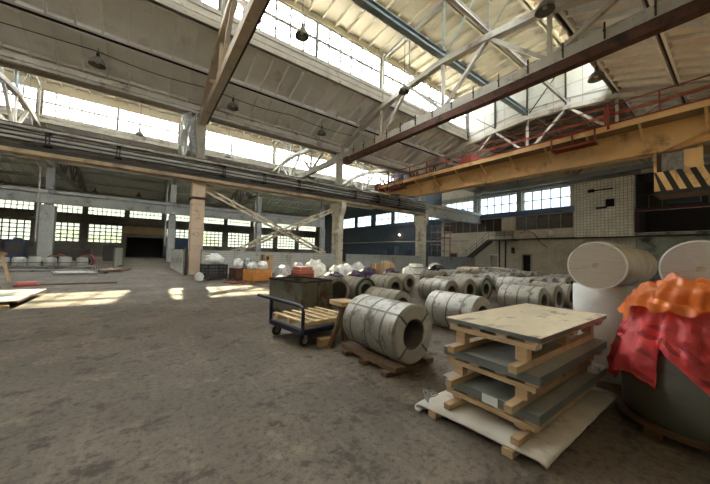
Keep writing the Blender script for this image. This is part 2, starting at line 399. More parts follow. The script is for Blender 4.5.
for r in ('A', 'B'):
    y = ROWS[r]
    mb = MB(); mb.box((XW, y-.7, 12.0), (XE, y+.7, 12.2)); mb.box((XW, y-.5, 11.42), (XE, y-.3, 12.0)); mb.box((XW, y+.3, 11.42), (XE, y+.5, 12.0))
    mb.box((XW, y-.58, 11.6), (XE, y-.5, 11.85)); mb.box((XW, y+.5, 11.6), (XE, y+.58, 11.85))
    struct('trim_5', mb, M['conc'])

# monitor glazing: one window per 12 m and side
wn = [0]
def monitor_window(x0, x1, y, z0, z1):
    wn[0] += 1
    p = MB().box((x0, y-.006, z0), (x1, y+.006, z1)); o = struct('window_%d' % wn[0], p, M['glass'])
    fr = MB(); n = 12
    for i in range(n+1):
        x = x0+(x1-x0)*i/n; w = .12 if i % 6 else .22
        fr.box((x-w/2, y-.04, z0), (x+w/2, y+.04, z1))
    zm = z0+(z1-z0)*.52
    for z, w in ((z0+.05, .1), (zm, .2), (z1-.05, .1), ((z0+zm)/2, .045), ((z1+zm)/2, .045)):
        fr.box((x0, y-.05, z-w/2), (x1, y+.05, z+w/2))
    struct('window_frame', fr, M['grey'], parent=o)
for bay, yc in (('near', 11.3), ('middle', 35.3)):
    for sgn in (1, -1):
        for k in range(-3, 2 if bay == 'near' else 3):
            monitor_window(X0+12*k+.15, X0+12*(k+1)-.15, yc+sgn*6, *GLZ[bay])

# ------------------------------------------------------------------ outer walls
def wall(name, axis, pos, th, u0, u1, z0, z1, holes, mt):
    us = sorted({u0, u1, *[h[0] for h in holes], *[h[1] for h in holes]}); zs = sorted({z0, z1, *[h[2] for h in holes], *[h[3] for h in holes]})
    us = [u for u in us if u0 <= u <= u1]; zs = [z for z in zs if z0 <= z <= z1]
    mb = MB()
    for i in range(len(us)-1):
        run = None
        for j in range(len(zs)-1):
            um, zm = (us[i]+us[i+1])/2, (zs[j]+zs[j+1])/2
            if any(h[0] < um < h[1] and h[2] < zm < h[3] for h in holes): continue
            if axis == 'Y': mb.box((us[i], pos, zs[j]), (us[i+1], pos+th, zs[j+1]))
            else: mb.box((pos, us[i], zs[j]), (pos+th, us[i+1], zs[j+1]))
    return struct(name, mb, mt)
def flat_window(axis, pos, u0, u1, z0, z1, nu, nz, glass, frame, fw=.07, missing=()):
    wn[0] += 1
    def bx(mb, a0, a1, b0, b1, t):
        if axis == 'Y': mb.box((a0, pos-t, b0), (a1, pos+t, b1))
        else: mb.box((pos-t, a0, b0), (pos+t, a1, b1))
    p = MB(); bx(p, u0, u1, z0, z1, .006); o = struct('window_%d' % wn[0], p, glass)
    f = MB()
    for i in range(nu+1):
        u = u0+(u1-u0)*i/nu; w = fw if i in (0, nu) else fw*.7; bx(f, u-w/2, u+w/2, z0, z1, .05)
    for i in range(nz+1):
        z = z0+(z1-z0)*i/nz; w = fw if i in (0, nz) else fw*.7; bx(f, u0, u1, z-w/2, z+w/2, .045)
    struct('window_frame', f, frame, parent=o)
# far long wall
strips = []; bigs = []
x = -33.0
while x < 36:
    strips += [(x+.35, x+5.65, 7.75, 9.25)]
    if not (-4 < x+3 < 4.0): bigs.append((x+.55, x+5.45, 2.6, 6.05))
    x += 6
gate = (-2.85, 3.1, 0, 3.9)
wall('wall_far', 'Y', YN, .4, XW, XE, 0, 12.6, strips+bigs+[gate], M['blockwall'])
for s in strips: flat_window('Y', YN+.2, *s, 8, 2, M['glass_dirty'], M['dark'], .12)
for s in bigs: flat_window('Y', YN+.2, *s, 6, 5, M['glass_dirty'], M['dark'], .2)
struct('trim_6', MB().box((XW, YN-.5, 6.35), (XE, YN, 7.55)), M['grey'])
struct('trim_15', MB().box((-3.4, YN-.04, 4.6), (3.4, YN, 6.0)), M['tanwall'])
# gateway tunnel beyond the opening
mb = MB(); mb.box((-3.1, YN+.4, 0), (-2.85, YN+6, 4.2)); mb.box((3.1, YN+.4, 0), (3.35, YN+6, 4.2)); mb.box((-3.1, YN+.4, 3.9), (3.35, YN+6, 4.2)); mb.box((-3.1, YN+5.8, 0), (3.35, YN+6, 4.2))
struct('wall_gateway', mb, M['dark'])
# unseen walls that close the hall
struct('unseen_wall_left', MB().box((XW-.3, YS, 0), (XW, YN, 20)), M['blockwall'])
struct('unseen_wall_right', MB().box((XW, YS-.4, 0), (XE, YS, 12.6)), M['plaster'])
struct('trim_14', MB().box((XW, YS-.5, 11.9), (XE, -.6, 12.3)), M['conc_grey'])

# end wall (tiles), near and middle bays
ew = [(17.75, 22.95, 7.95, 10.35), (11.85, 16.95, 7.95, 10.35), (24.0, 28.9, 7.95, 10.3)]
ewm = [(29.8, 34.9, 7.95, 10.3), (35.7, 40.9, 7.95, 10.3), (41.7, 46.6, 7.95, 10.3), (48.0, 53, 7.95, 10.3), (54, 59, 7.95, 10.3)]
dk = [(19.75, 29.3, 5.45, 7.25), (11.6, 17.9, 5.45, 7.25)]
dopen = (-1.4, 6.45, 4.65, 6.75)
doors = [(26.6, 27.9, 0, 2.3), (20.15, 21.35, 0, 2.2), (16.0, 17.05, 0, 2.3)]
wall('wall_end', 'X', XE, .4, YS, 29.6, 0, 19, ew+dk+[dopen, (-1.4, 6.48, 7.0, 10.5)]+doors, M['tile'])
wall('wall_back', 'X', XE, .4, 29.6, YN, 0, 19, ewm, M['bluewall'])
for s in ew+ewm: flat_window('X', XE+.2, *s, 5, 2, M['glass_clear'], M['grey'], .15)
for s in dk: flat_window('X', XE+.15, *s, round((s[1]-s[0])/1.15), 1, M['darkglass'], M['grey'], .12)
# dark rooms behind the openings
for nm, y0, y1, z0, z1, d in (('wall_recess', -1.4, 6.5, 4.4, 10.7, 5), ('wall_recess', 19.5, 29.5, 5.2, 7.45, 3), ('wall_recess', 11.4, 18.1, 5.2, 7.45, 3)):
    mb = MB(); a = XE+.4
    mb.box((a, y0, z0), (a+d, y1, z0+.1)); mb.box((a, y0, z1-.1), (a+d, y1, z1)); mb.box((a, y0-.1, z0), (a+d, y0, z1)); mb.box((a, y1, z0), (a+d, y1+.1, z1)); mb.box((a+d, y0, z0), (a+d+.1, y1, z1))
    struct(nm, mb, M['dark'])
struct('trim_7', MB().box((XE-.25, 11.3, 7.35), (XE, 29.4, 7.9)), M['blueband'])
mb = MB()
for y in (17.35, 23.45): mb.box((XE-.35, y-.3, 7.9), (XE, y+.3, 11.3))
mb.box((XE-.3, 6, 10.45), (XE, 29.4, 10.9))
struct('trim_8', mb, M['conc_grey'])
struct('trim_9', MB().box((XE-.25, 29.4, 7.35), (XE, YN, 7.9)), M['bluewall'])
# tiled stair tower standing proud of the wall
struct('wall_tower', MB().box((XE-.6, 6.5, 4.3), (XE, 11.3, 10.35)), M['tile_tower'])
struct('wall_lower', MB().box((XE-.15, YS, 0), (XE, 6.45, 4.6)), M['greenpaint'])
mb = MB(); mb.box((XE-.3, YS, 6.75), (XE-.05, 6.4, 7.0)); mb.box((XE-.3, 6.2, 4.65), (XE-.05, 6.45, 6.75)); struct('trim_10', mb, M['door_red'])
struct('trim_11', MB().box((XE-.3, YS, 4.18), (XE-.003, 17.5, 4.34)), M['dark'])
# holes knocked in the tower tiles
mb = MB(); mb.box((XE-.62, 7.9, 7.4), (XE-.58, 8.6, 8.2)); mb.box((XE-.62, 8.0, 9.2), (XE-.58, 9.9, 9.35)); mb.box((XE-.62, 9.5, 9.1), (XE-.58, 10.1, 9.45)); mb.box((XE-.62, 8.5, 7.25), (XE-.58, 9.4, 7.45))
struct('trim_12', mb, M['darkvoid'])
dn = [0]
def door(y0, y1, z1, mt, frame):
    dn[0] += 1
    o = struct('door_%d' % dn[0], MB().box((XE+.1, y0+.08, 0), (XE+.16, y1-.08, z1-.08)), mt)
    f = MB(); f.box((XE-.08, y0-.08, 0), (XE+.2, y0+.08, z1)); f.box((XE-.08, y1-.08, 0), (XE+.2, y1+.08, z1)); f.box((XE-.08, y0-.08, z1-.08), (XE+.2, y1+.08, z1+.08))
    struct('door_frame', f, frame, parent=o)
    struct('door_handle', MB().box((XE+.04, y0+.2, 1.0), (XE+.1, y0+.34, 1.04)), M['grey'], parent=o)
door(*doors[0][:2], 2.3, M['door_red'], M['grey']); door(*doors[1][:2], 2.2, M['plaster'], M['white']); door(*doors[2][:2], 2.3, M['darkvoid'], M['plaster'])

# ------------------------------------------------------------------ columns
NUMW = {-2: 'far left', -1: 'left', 0: 'first', 1: 'second', 2: 'third', 3: 'last'}
def column_a(k, label):
    x, y = X0+12*k, ROWS['A']
    t = thing('concrete_column', label, 'column', (x, y, 0))
    if k <= 0:
        MB().box((-.42, -.35, 0), (.42, .45, 6.6)).build('shaft', M['conc_pink'], t, bevel=.04)
        MB().box((-.5, -.42, 5.35), (.5, .5, 5.5)).build('steel_collar', M['rust'], t)
        MB().box((-.46, -.39, 3.2), (.46, .48, 3.28)).build('steel_collar', M['conc_beige'], t)
    else:
        for s in (-1, 1): MB().box((-.25, s*.42-.22, 0), (.25, s*.42+.22, 5.6)).build('branch', M['conc_dirty'], t, bevel=.03)
        for z in ((.0, 1.7), (2.1, 2.55), (3.6, 4.0), (5.0, 6.6)) if k == 1 else ((0, .5), (1.7, 2.0), (3.2, 3.5), (4.7, 6.6)):
            MB().box((-.24, -.55, z[0]), (.24, .55, z[1])).build('tie_block', M['conc_dirty'], t)
        mb = MB(); prof = [(-1.0, 6.6), (.95, 6.6), (.95, 6.0), (.64, 5.35), (-.64, 5.35), (-1.0, 6.0)]
        vs = [(sx*.27, p[0], p[1]) for sx in (-1, 1) for p in prof]; n = len(prof)
        mb.add(vs, [tuple(range(n)), tuple(reversed(range(n, 2*n)))]+[(i, i+n, (i+1) % n+n, (i+1) % n) for i in range(n)]).build('corbel', M['conc_dirty'], t)
    MB().box((-.3, -.2, 6.6), (.3, .2, 11.45)).build('upper_shaft', M['conc'], t, bevel=.02)
    return t
column_a(0, 'solid pinkish beige column at the near end of the ribbed fence')
column_a(1, 'stained cream column with flared corbel in the middle of the picture')
column_a(2, 'twin branch cream column carrying the girder beside the scaffold')
def column_b(k, label):
    x, y = X0+12*k, ROWS['B']
    t = thing('concrete_column', label, 'column', (x, y, 0))
    MB().box((-.6, -.45, 0), (.6, .45, 6.4)).build('shaft', M['conc_grey'], t, bevel=.03) if k == -1 else MB().box((-.42, -.4, 0), (.42, .4, 6.4)).build('shaft', M['conc_grey'], t, bevel=.03)
    MB().box((-.35, -.22, 6.4), (.35, .22, 11.45)).build('upper_shaft', M['conc_grey'], t)
    MB().tube([(-.75, -.5, 2.2), (-.75, -.5, 10.5)], .09, 8).build('drain_pipe', M['palegrey'], t, smooth=True)
column_b(-1, 'grey column with white drainpipe behind the red coils at left')
column_b(0, 'grey column at the right side of the dark gateway lane')
column_b(1, 'slim grey column seen behind the diagonal bracing')
column_b(2, 'grey column hidden among the far pipes and lamps')

# ------------------------------------------------------------------ runway girders
def girder(x0, x1, y, style, label, mt='conc'):
    t = thing('runway_girder', label, 'girder', ((x0+x1)/2, y, 6.6)); a, b = x0+.01, x1-.01
    web = M['grey'] if style == 'busbar' else M[mt]
    if style == 'busbar':
        MB().box((a, y-.12, 6.82), (b, y+.12, 8.0)).build('web', M['palegrey'], t, world=True)
        MB().box((a, y-.42, 6.62), (b, y+.42, 6.84)).build('lower_flange', M['ochre'], t, world=True)
        MB().box((a, y-.34, 8.0), (b, y+.34, 8.14)).build('upper_flange', M['palegrey'], t, world=True)
        MB().box((a, y-.06, 8.14), (b, y+.06, 8.28)).build('crane_rail', M['dark'], t, world=True)
        MB().box((a, y-.36, 6.84), (b, y-.12, 7.08)).build('recess_shade', M['dark'], t, world=True)  # solid dark bar in place of the shaded recess above the flange
        for z in (7.30, 7.52, 7.76):
            MB().box((a, y-.40, z-.035), (b, y-.33, z+.035)).build('busbar', M['dark'], t, world=True)
        for z in (7.41, 7.64):
            MB().box((a, y-.36, z-.05), (b, y-.30, z+.05)).build('busbar_cover', M['palegrey'], t, world=True)
        n = int((b-a)/3)
        for i in range(n):
            x = a+1.5+3*i
            m = MB(); m.box((x-.16, y-.46, 7.2), (x+.16, y-.12, 7.26)); m.box((x-.1, y-.45, 7.2), (x-.04, y-.4, 7.95)); m.box((x+.04, y-.45, 7.2), (x+.1, y-.4, 7.95)); m.box((x-.1, y-.45, 7.88), (x+.1, y-.12, 7.95))
            m.build('busbar_bracket', M['dark'], t, world=True)
    else:
        MB().box((a, y-.16, 6.9), (b, y+.16, 7.9)).build('web', web, t, world=True)
        MB().box((a, y-.4, 7.72), (b, y+.4, 8.1)).build('upper_flange', web, t, world=True)
        MB().box((a, y-.3, 6.6), (b, y+.3, 6.95)).build('lower_flange', web, t, world=True)
        MB().box((a, y-.06, 8.1), (b, y+.06, 8.24)).build('crane_rail', M['dark'], t, world=True)
    return t
girder(X0-12, X0, ROWS['A']-.35, 'busbar', 'near left runway girder with busbars left of the pink column')
girder(X0, X0+12, ROWS['A']-.35, 'busbar', 'runway girder with busbars between pink column and cream column')
girder(X0+12, X0+24, ROWS['A']-.35, 'busbar', 'runway girder with busbars ending at the twin branch column')
girder(X0+24, XE, ROWS['A']-.35, 'concrete', 'bare pale concrete girder running into the tiled end wall')
for k, lb in ((-2, 'grey concrete girder at the far left above the strip windows'), (-1, 'grey concrete girder left of the gateway column'), (0, 'grey concrete girder right of the gateway column'), (1, 'grey concrete girder far behind the diagonal bracing')):
    girder(X0+12*k, X0+12*(k+1), ROWS['B']-.35, 'concrete', lb, 'conc_grey')

# ------------------------------------------------------------------ roof trusses
def top_z(a):
    a = abs(a)
    pts = ((0, 14.25), (3, 14.02), (6, 13.62), (9, 12.72), (12, 11.55))
    for (a0, z0), (a1, z1) in zip(pts, pts[1:]):
        if a <= a1: return z0+(z1-z0)*(a-a0)/(a1-a0)
def truss(x, yc, mt, label, brown=False, w=.4, monitor=True, hooks=False):
    t = thing('roof_truss', label, 'truss', (x, yc, 11.0))
    A = lambda r: (x, yc+r, top_z(r))
    B = lambda r: (x, yc+r, 11.1)
    m = MB(); ns = [-11.8, -9, -6, -3, 0, 3, 6, 9, 11.8]
    pts = [Vector(A(r)) for r in ns]; vs = []; fs = []; h = .36
    for p in pts:
        for sx, sz in ((-1, -1), (1, -1), (1, 1), (-1, 1)): vs.append((p.x+sx*w/2, p.y, p.z+sz*h/2))
    for i in range(len(pts)-1):
        for k in range(4): fs.append((i*4+k, i*4+(k+1) % 4, i*4+4+(k+1) % 4, i*4+4+k))
    fs += [(0, 1, 2, 3), tuple(reversed(range(len(vs)-4, len(vs))))]
    m.add(vs, fs).build('top_chord', mt, t, world=True)
    MB().box((x-w/2, yc-11.9, 10.76), (x+w/2, yc+11.9, 11.26)).build('bottom_chord', mt, t, world=True)
    for s in (-1, 1):
        MB().box((x-w/2-.03, yc+s*11.35-.5, 10.82), (x+w/2+.03, yc+s*11.35+.5, 11.75)).build('end_block', mt, t, world=True)
    for r in (-6, 0, 6): MB().bar(B(r), A(r), .17, .17).build('vertical', mt, t, world=True)
    for b, a in ((-6, -9), (-6, -3), (0, -3), (0, 3), (6, 3), (6, 9)):
        MB().bar(B(b), A(a), .18, .2, (1, 0, 0)).build('diagonal', mt, t, world=True)
    if brown:
        m = MB(); m.box((x-.2, yc-11.7, 10.3), (x+.2, yc+10.9, 10.75)); m.box((x-.3, yc+10.3, 10.24), (x+.3, yc+10.95, 10.76))
        m.build('steel_tie_channel', M['rust'], t, world=True)
        for i in range(14):
            y = yc-9.5+i*1.45
            m = MB(); m.box((x-w/2-.05, y-.03, 10.8), (x-w/2-.01, y+.03, 11.5)); m.box((x-w/2-.14, y-.03, 11.1), (x-w/2-.01, y+.03, 11.15))
            m.build('cable_hook', M['dark'], t, world=True)
    if monitor:                                               # steel frame of the roof lantern standing on the truss
        for s in (-1, 1):
            m = MB(); m.bar((x, yc+s*5.85, 13.7), (x, yc+s*5.85, 18.1), .16, .16); m.build('lantern_post', M['palegrey'], t, world=True)
            m = MB(); m.bar((x, yc+s*5.8, 17.7), (x, yc+s*3, 18.1), .12, .14); m.bar((x, yc+s*3, 18.1), (x, yc, 18.35), .12, .14); m.build('lantern_rafter', M['grey'], t, world=True)
            m = MB(); m.bar((x, yc+s*.05, 14.4), (x, yc+s*3, 18.1), .08, .08); m.build('lantern_brace', M['green'], t, world=True)
            m = MB(); m.bar((x, yc+s*3, 18.1), (x, yc+s*3, 14.1), .07, .07); m.build('lantern_hanger', M['grey'], t, world=True)
            m = MB(); m.bar((x, yc+s*5.8, 17.6), (x, yc+s*3, 14.1), .05, .05); m.build('lantern_tie', M['grey'], t, world=True)
        MB().bar((x, yc, 14.3), (x, yc, 18.4), .12, .12).build('lantern_king_post', M['green'], t, world=True)
    return t
tb = truss(X0, 11.3, M['conc_beige'], 'beige roof truss overhead above the pink column')
MB().box((X0+.2, -.3, 10.78), (X0+.3, 22.9, 11.0)).build('cable_channel', M['dark'], tb, world=True)
truss(X0+12, 11.3, M['conc'], 'white arched roof truss with rusty brown tie beam below', brown=True)
truss(X0+24, 11.3, M['conc'], 'white arched truss under the white panelled lantern end', monitor=False)
truss(X0+35.6, 11.3, M['conc_grey'], 'grey truss against the tiled end wall', monitor=False)
truss(X0-12, 35.3, M['conc'], 'white far bay truss at the left edge of the picture')
truss(X0, 35.3, M['conc_grey'], 'far bay truss in line with the pink column')
truss(X0+12, 35.3, M['conc'], 'pale far bay truss springing from the cream corbel column')
truss(X0+24, 35.3, M['conc'], 'far bay truss in line with the twin branch column')
truss(X0-24, 59.3, M['conc_grey'], 'leftmost truss of the third bay beyond the grey girders', monitor=False)
truss(X0-12, 59.3, M['conc_grey'], 'third bay truss above the column with the drainpipe', monitor=False)
truss(X0, 59.3, M['conc_grey'], 'third bay truss above the gateway lane', monitor=False)
truss(X0+12, 59.3, M['conc_grey'], 'third bay truss behind the diagonal bracing', monitor=False)

# lantern end wall of white panels
mb = MB(); xw = X0+24+.02
pr = [(5.3, 13.75), (8.3, 14.15), (11.3, 14.4), (14.3, 14.15), (17.3, 13.75), (17.3, 18.15), (11.3, 18.7), (5.3, 18.15)]; n = len(pr)
mb.add([(xw+d, a, b) for d in (0, .1) for a, b in pr], [tuple(range(n)), tuple(reversed(range(n, 2*n)))]+[(i, i+n, (i+1) % n+n, (i+1) % n) for i in range(n)])
o = struct('wall_lantern', mb, M['whitepanel'])
mb = MB()
for z in (14.7, 15.9, 17.1): mb.box((xw-.012, 5.3, z-.02), (xw, 17.3, z+.02))
for i in range(7): mb.box((xw-.012, 5.3+2*i-.02, 14.2), (xw, 5.3+2*i+.02, 18.3))
struct('trim_13', mb, M['conc_grey'])
t = thing('gable_bracing', 'dark steel posts in front of the white lantern end panels', 'bracing', (xw-.1, 11.3, 13.5))
for y in (17.1, 14.2, 11.3, 8.4, 5.5): MB().bar((xw-.1, y, 13.5), (xw-.1, y, 18.2), .1, .12).build('post', M['dark'], t, world=True)
MB().bar((xw-.12, 14.2, 17.8), (xw-.12, 11.5, 14.6), .06, .06).build('brace', M['dark'], t, world=True); MB().bar((xw-.12, 16.9, 16.6), (xw-.12, 14.3, 14.4), .06, .06).build('brace', M['dark'], t, world=True); MB().bar((xw-.12, 8.4, 17.8), (xw-.12, 11.1, 14.6), .06, .06).build('brace', M['dark'], t, world=True)

# ridge beam lying on the truss tops
yc = 11.3; mb = MB(); xa, xb = XW+.2, X0+24-.3
mb.box((xa, yc-.2, 14.45), (xb, yc+.2, 14.49)); mb.box((xa, yc-.03, 14.49), (xb, yc+.03, 14.8)); mb.box((xa, yc-.2, 14.8), (xb, yc+.2, 14.84))
tag(mb.build('ridge_beam', M['green']), 'blue green steel I beam running under the lantern ridge', 'beam')

mb = MB(); y = 8.3
mb.box((xa, y-.09, 14.3), (xb, y+.09, 14.33)); mb.box((xa, y-.03, 14.33), (xb, y+.03, 14.5)); mb.box((xa, y-.09, 14.5), (xb, y+.09, 14.53))
tag(mb.build('lantern_purlin', M['palegrey']), 'thinner grey green beam running parallel to the ridge beam', 'beam')

# bracing between pink and cream columns
t = thing('column_bracing', 'cream steel cross bracing between the pink and cream columns', 'bracing', (X0+6, 23.55, 0))
for p, q in (((X0+.3, 6.35), (X0+10.9, 1.7)), ((X0+11.7, 6.0), (X0+1.2, .9))):
    y = 23.6 if p[0] < X0+5 else 23.85
    m = MB()
    for d in (-.17, .17): m.bar((p[0], y, p[1]+d), (q[0], y, q[1]+d), .14, .14)
    n = 12
    for i in range(n):
        a = i/n; b = (i+1)/n; P = lambda f, d: (p[0]+(q[0]-p[0])*f, y, p[1]+(q[1]-p[1])*f+d)
        m.bar(P(a, -.16 if i % 2 else .16), P(b, .16 if i % 2 else -.16), .06, .09)
    m.build('brace', M['conc_dirty'], t, world=True)

# loose plastic hanging at the head of the pink column
def sheet_grid(nu, nv, fn):
    mb = MB(); vs = [fn(i/nu, j/nv) for j in range(nv+1) for i in range(nu+1)]
    fs = [(j*(nu+1)+i, j*(nu+1)+i+1, (j+1)*(nu+1)+i+1, (j+1)*(nu+1)+i) for j in range(nv) for i in range(nu)]
    mb.add(vs, fs); uv = [(i/nu, j/nv) for j in range(nv+1) for i in range(nu+1)]
    return mb, uv
def pl(u, v):
    x = X0-1.25+u*.9+.12*math.sin(v*5+u*3); y = 22.9+.16*math.sin(u*11+v*2); z = 11.43-v*(2.75-.2*math.sin(u*6))
    return (x, y, z)
mb, uv = sheet_grid(16, 14, pl); o = mb.build('plastic_sheet', M['clearfilm'], smooth=True, solid=.004)
tag(o, 'torn clear plastic sheet hanging by the head of the pink column', 'plastic sheet')

# power cables along the roof slope
def cable(pts, r, label, mt='dark'):
    out = []
    for (p, q) in zip(pts, pts[1:]):
        for i in range(8):
            f = i/8; v = Vector(p).lerp(Vector(q), f); v.z -= .18*math.sin(PI*f); out.append(v)
    out.append(Vector(pts[-1])); return tag(MB().tube(out, r, 6).build('power_cable', M[mt], smooth=True), label, 'cable')
cable([(X0-20, 21.0, 12.5), (X0-5.6, 21.0, 12.56), (X0-.25, 21.0, 12.5)], .025, 'lamp cable slung under the roof left of the near beige truss')
cable([(X0+.35, 21.0, 12.5), (X0+6, 21.0, 12.56), (X0+11.75, 21.0, 12.5)], .025, 'lamp cable slung under the roof between the beige and white trusses')

# hanging bell lamps
def lamp_proto(loc, label):
    t = thing('bell_lamp', label, 'lamp', loc)
    MB().lathe([(0.0, .30), (.10, .30), (.12, .22), (.22, .16), (.33, .03), (.37, -.12), (.38, -.18), (.36, -.18), (.34, -.10), (.30, .02), (.20, .13), (0, .15)], n=28).build('shade', M['shade'], t, smooth=True)
    MB().lathe([(0, -.08), (.07, -.06), (.10, .0), (.07, .1), (.05, .15)], n=16).build('bulb', M['bulb'], t, smooth=True)
    m = MB(); m.lathe([(.0, .52), (.07, .52), (.08, .3), (0, .3)], n=14); m.tube([(0, 0, .5), (0, 0, .78)], .02, 6)
    m.build('stem', M['dark'], t, smooth=True)
    return t
L0 = lamp_proto((-2.55, 20.9, 11.9), 'grey bell lamp hanging from the cable left of the beige truss')
LG = 'bell lamps hanging under the roof'; L0['group'] = LG
for loc, lb in (((4.5, 20.9, 11.8), 'grey bell lamp just right of the beige truss'),
                ((11.55, 20.9, 11.9), 'grey bell lamp near the foot of the white arched truss'),
                ((6.33, 14, 13.6), 'pale hazy bell lamp in front of the bright lantern windows'),
                ((14.07, 13.9, 13.3), 'grey bell lamp beside the upper chord of the white truss'),
                ((19.6, 4.7, 11.9), 'grey bell lamp above the walkway of the yellow crane'),
                ((13.6, 5.0, 12.75), 'big bell lamp at the top edge of the picture')):
    dup(L0, loc=loc, label=lb, group=LG)
for loc, lb in (((-.94, 37.5, 13.8), 'far bay bell lamp before the glazing left of the pink column'), ((7.75, 37.5, 13.4), 'far bay bell lamp before the glazing right of the pink column'),
                ((-6.6, 60.3, 10.4), 'third bay bell lamp at the far left above the grey girder'), ((-1.1, 58, 10.3), 'third bay bell lamp above the gateway lane')):
    dup(L0, loc=loc, label=lb, group='far bell lamps')
# lamp rods up to the roof
for x, y, z0, z1, lb in ((6.33, 14, 14.35, 18.2, 'thin rod holding the hazy lamp under the lantern roof'), (14.07, 13.9, 14.05, 18.2, 'thin rod holding the lamp beside the white truss'), (19.6, 4.7, 12.65, 13.9, 'thin rod holding the lamp over the crane'), (13.6, 5.0, 13.5, 14.0, 'short rod holding the big lamp at the top edge'),
                         (-.94, 37.5, 14.55, 18.2, 'thin rod of the far lamp left of the pink column'), (7.75, 37.5, 14.15, 18.2, 'thin rod of the far lamp right of the pink column')):
    tag(MB().tube([(x, y, z0), (x, y, z1)], .02, 6).build('lamp_rod', M['dark']), lb, 'rod')

# ------------------------------------------------------------------ bridge crane
cr = thing('bridge_crane', 'orange yellow overhead travelling crane spanning the near bay', 'crane', (21.0, 11, 8.3))
gx = 20.35; ya, yb = -.6, 22.4
def boxgirder(x, up):
    w = .28; prof = [(ya, 8.2), (ya+.4, 8.2), (2.3, 7.15+up), (18.2, 7.35+up), (yb-1.0, 8.1), (yb, 8.2), (yb, 8.75), (ya, 8.75)]
    n = len(prof); vs = [(x+s*w, p[0], p[1]) for s in (-1, 1) for p in prof]
    m = MB(); m.add(vs, [tuple(range(n)), tuple(reversed(range(n, 2*n)))]+[(i, i+n, (i+1) % n+n, (i+1) % n) for i in range(n)])
    fl = MB()
    for (p, q) in zip(prof[:5], prof[1:6]): fl.bar((x, p[0], p[1]), (x, q[0], q[1]), .7, .05, (0, 0, 1))
    return m, fl
for x in (gx, 22.6):
    m, fl = boxgirder(x, 0 if x == gx else .75); g = m.build('box_girder', M['yellow'], cr, world=True); o = fl.build('girder_flange', M['yellow'], None); 
    for v in o.data.vertices: v.co -= Vector(cr.location)
    o.parent = g
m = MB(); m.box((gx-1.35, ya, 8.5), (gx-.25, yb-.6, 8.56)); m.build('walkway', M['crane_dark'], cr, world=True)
m = MB(); m.box((gx-1.40, ya, 8.44), (gx-1.34, yb-.6, 8.72)); m.build('toe_plate', M['yellow'], cr, world=True)
m = MB(); m.box((gx-1.42, ya, 8.72), (gx-1.34, yb-.6, 8.80)); m.build('toe_rail', M['rust_red'], cr, world=True)
for i in range(11):
    y = .9+i*2.05; MB().bar((gx-1.36, y, 8.5), (gx-.28, y, 7.75), .09, .09).build('bracket', M['yellow'], cr, world=True)
for i in range(12):
    y = .3+i*1.95; MB().bar((gx-1.37, y, 8.7), (gx-1.37, y, 9.75), .06, .06).build('railing_post', M['rust_red'], cr, world=True)
m = MB()
for z in (9.25, 9.75): m.bar((gx-1.37, ya, z), (gx-1.37, yb-.6, z), .05, .05)
for z in (9.95, 9.8): m.bar((gx+.2, ya, z), (gx+.2, yb-.6, z), .035, .035)
o = m.build('handrail', M['rust_red'], cr, world=True)
for y in (ya+.1, yb-.25):
    m = MB(); m.box((gx-1.6, y-.28, 8.32), (24.2, y+.28, 8.95)); m.build('end_carriage', M['rust_red'], cr, world=True)
    for x in (gx-1.2, 23.8):
        MB().lathe([(0, -.08), (.26, -.08), (.26, .08), (0, .08)], (x, y+.02, 8.56), 'Y', 20).build('travel_wheel', M['dark'], cr, world=True)
# trolley and the red frames on the walkway
tr = MB(); tr.box((gx-.5, 12.2, 8.85), (23.1, 14.6, 9.15)); tr.box((gx-.2, 12.5, 9.15), (gx+1.0, 13.4, 9.8)); tr.box((gx+1.3, 13, 9.15), (gx+2.2, 14.3, 9.7)); tr.tube([(gx+.3, 13.6, 9.5), (gx+2.2, 13.6, 9.5)], .35, 16)
tr.build('hoist_trolley', M['rust_red'], cr, world=True)
def redframe(y0, y1, nm):
    m = MB()
    for y in (y0, (y0+y1)/2, y1): m.bar((gx-1.5, y, 8.05), (gx-1.5, y, 8.85), .07, .07)
    for z in (8.08, 8.82): m.bar((gx-1.5, y0, z), (gx-1.5, y1, z), .07, .07)
    m.box((gx-1.5, y0, 8.0), (gx-.9, y1, 8.05)); m.build(nm, M['rust_red'], cr, world=True)
redframe(4.6, 6.6, 'service_cage')
m = MB(); m.box((gx-1.5, 4.02, 8.5), (gx-1.4, 4.12, 9.9)); m.box((gx-1.53, 3.8, 9.25), (gx-1.38, 4.0, 9.5)); m.build('switch_post', M['rust_red'], cr, world=True)
redframe(18.6, 20.6, 'service_cage')
m = MB()
for i in range(10): m.tube([(gx-1.0+.25*(i % 3), 15.2+i*.62+.1*k, 8.7+[0, .45, .62, .3, .1][k]) for k in range(5)], .05, 6)
m.build('cable_festoon', M['rust'], cr, world=True)
# driver's cab with hazard stripes
cx0, cx1, cy0, cy1, cz0, cz1, czm = 19.95, 21.6, .1, 2.6, 5.02, 7.1, 6.12
cab = MB()
cab.box((cx0, cy0, cz0), (cx1, cy1, cz0+.1)); cab.box((cx0+.05, cy1-.08, cz0), (cx1, cy1, czm)); cab.box((cx1-.06, cy0, cz0), (cx1, cy1, czm)); cab.box((cx0, cy0, cz1-.08), (cx1, cy1, cz1))
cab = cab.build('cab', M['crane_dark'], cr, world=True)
def under(mb, nm, mt):
    o = mb.build(nm, mt)
    for v in o.data.vertices: v.co -= Vector(cr.location)
    o.parent = cab; return o
under(MB().box((cx0, cy0, cz0+.02), (cx0+.06, cy1, czm)), 'front_panel', M['yellow'])
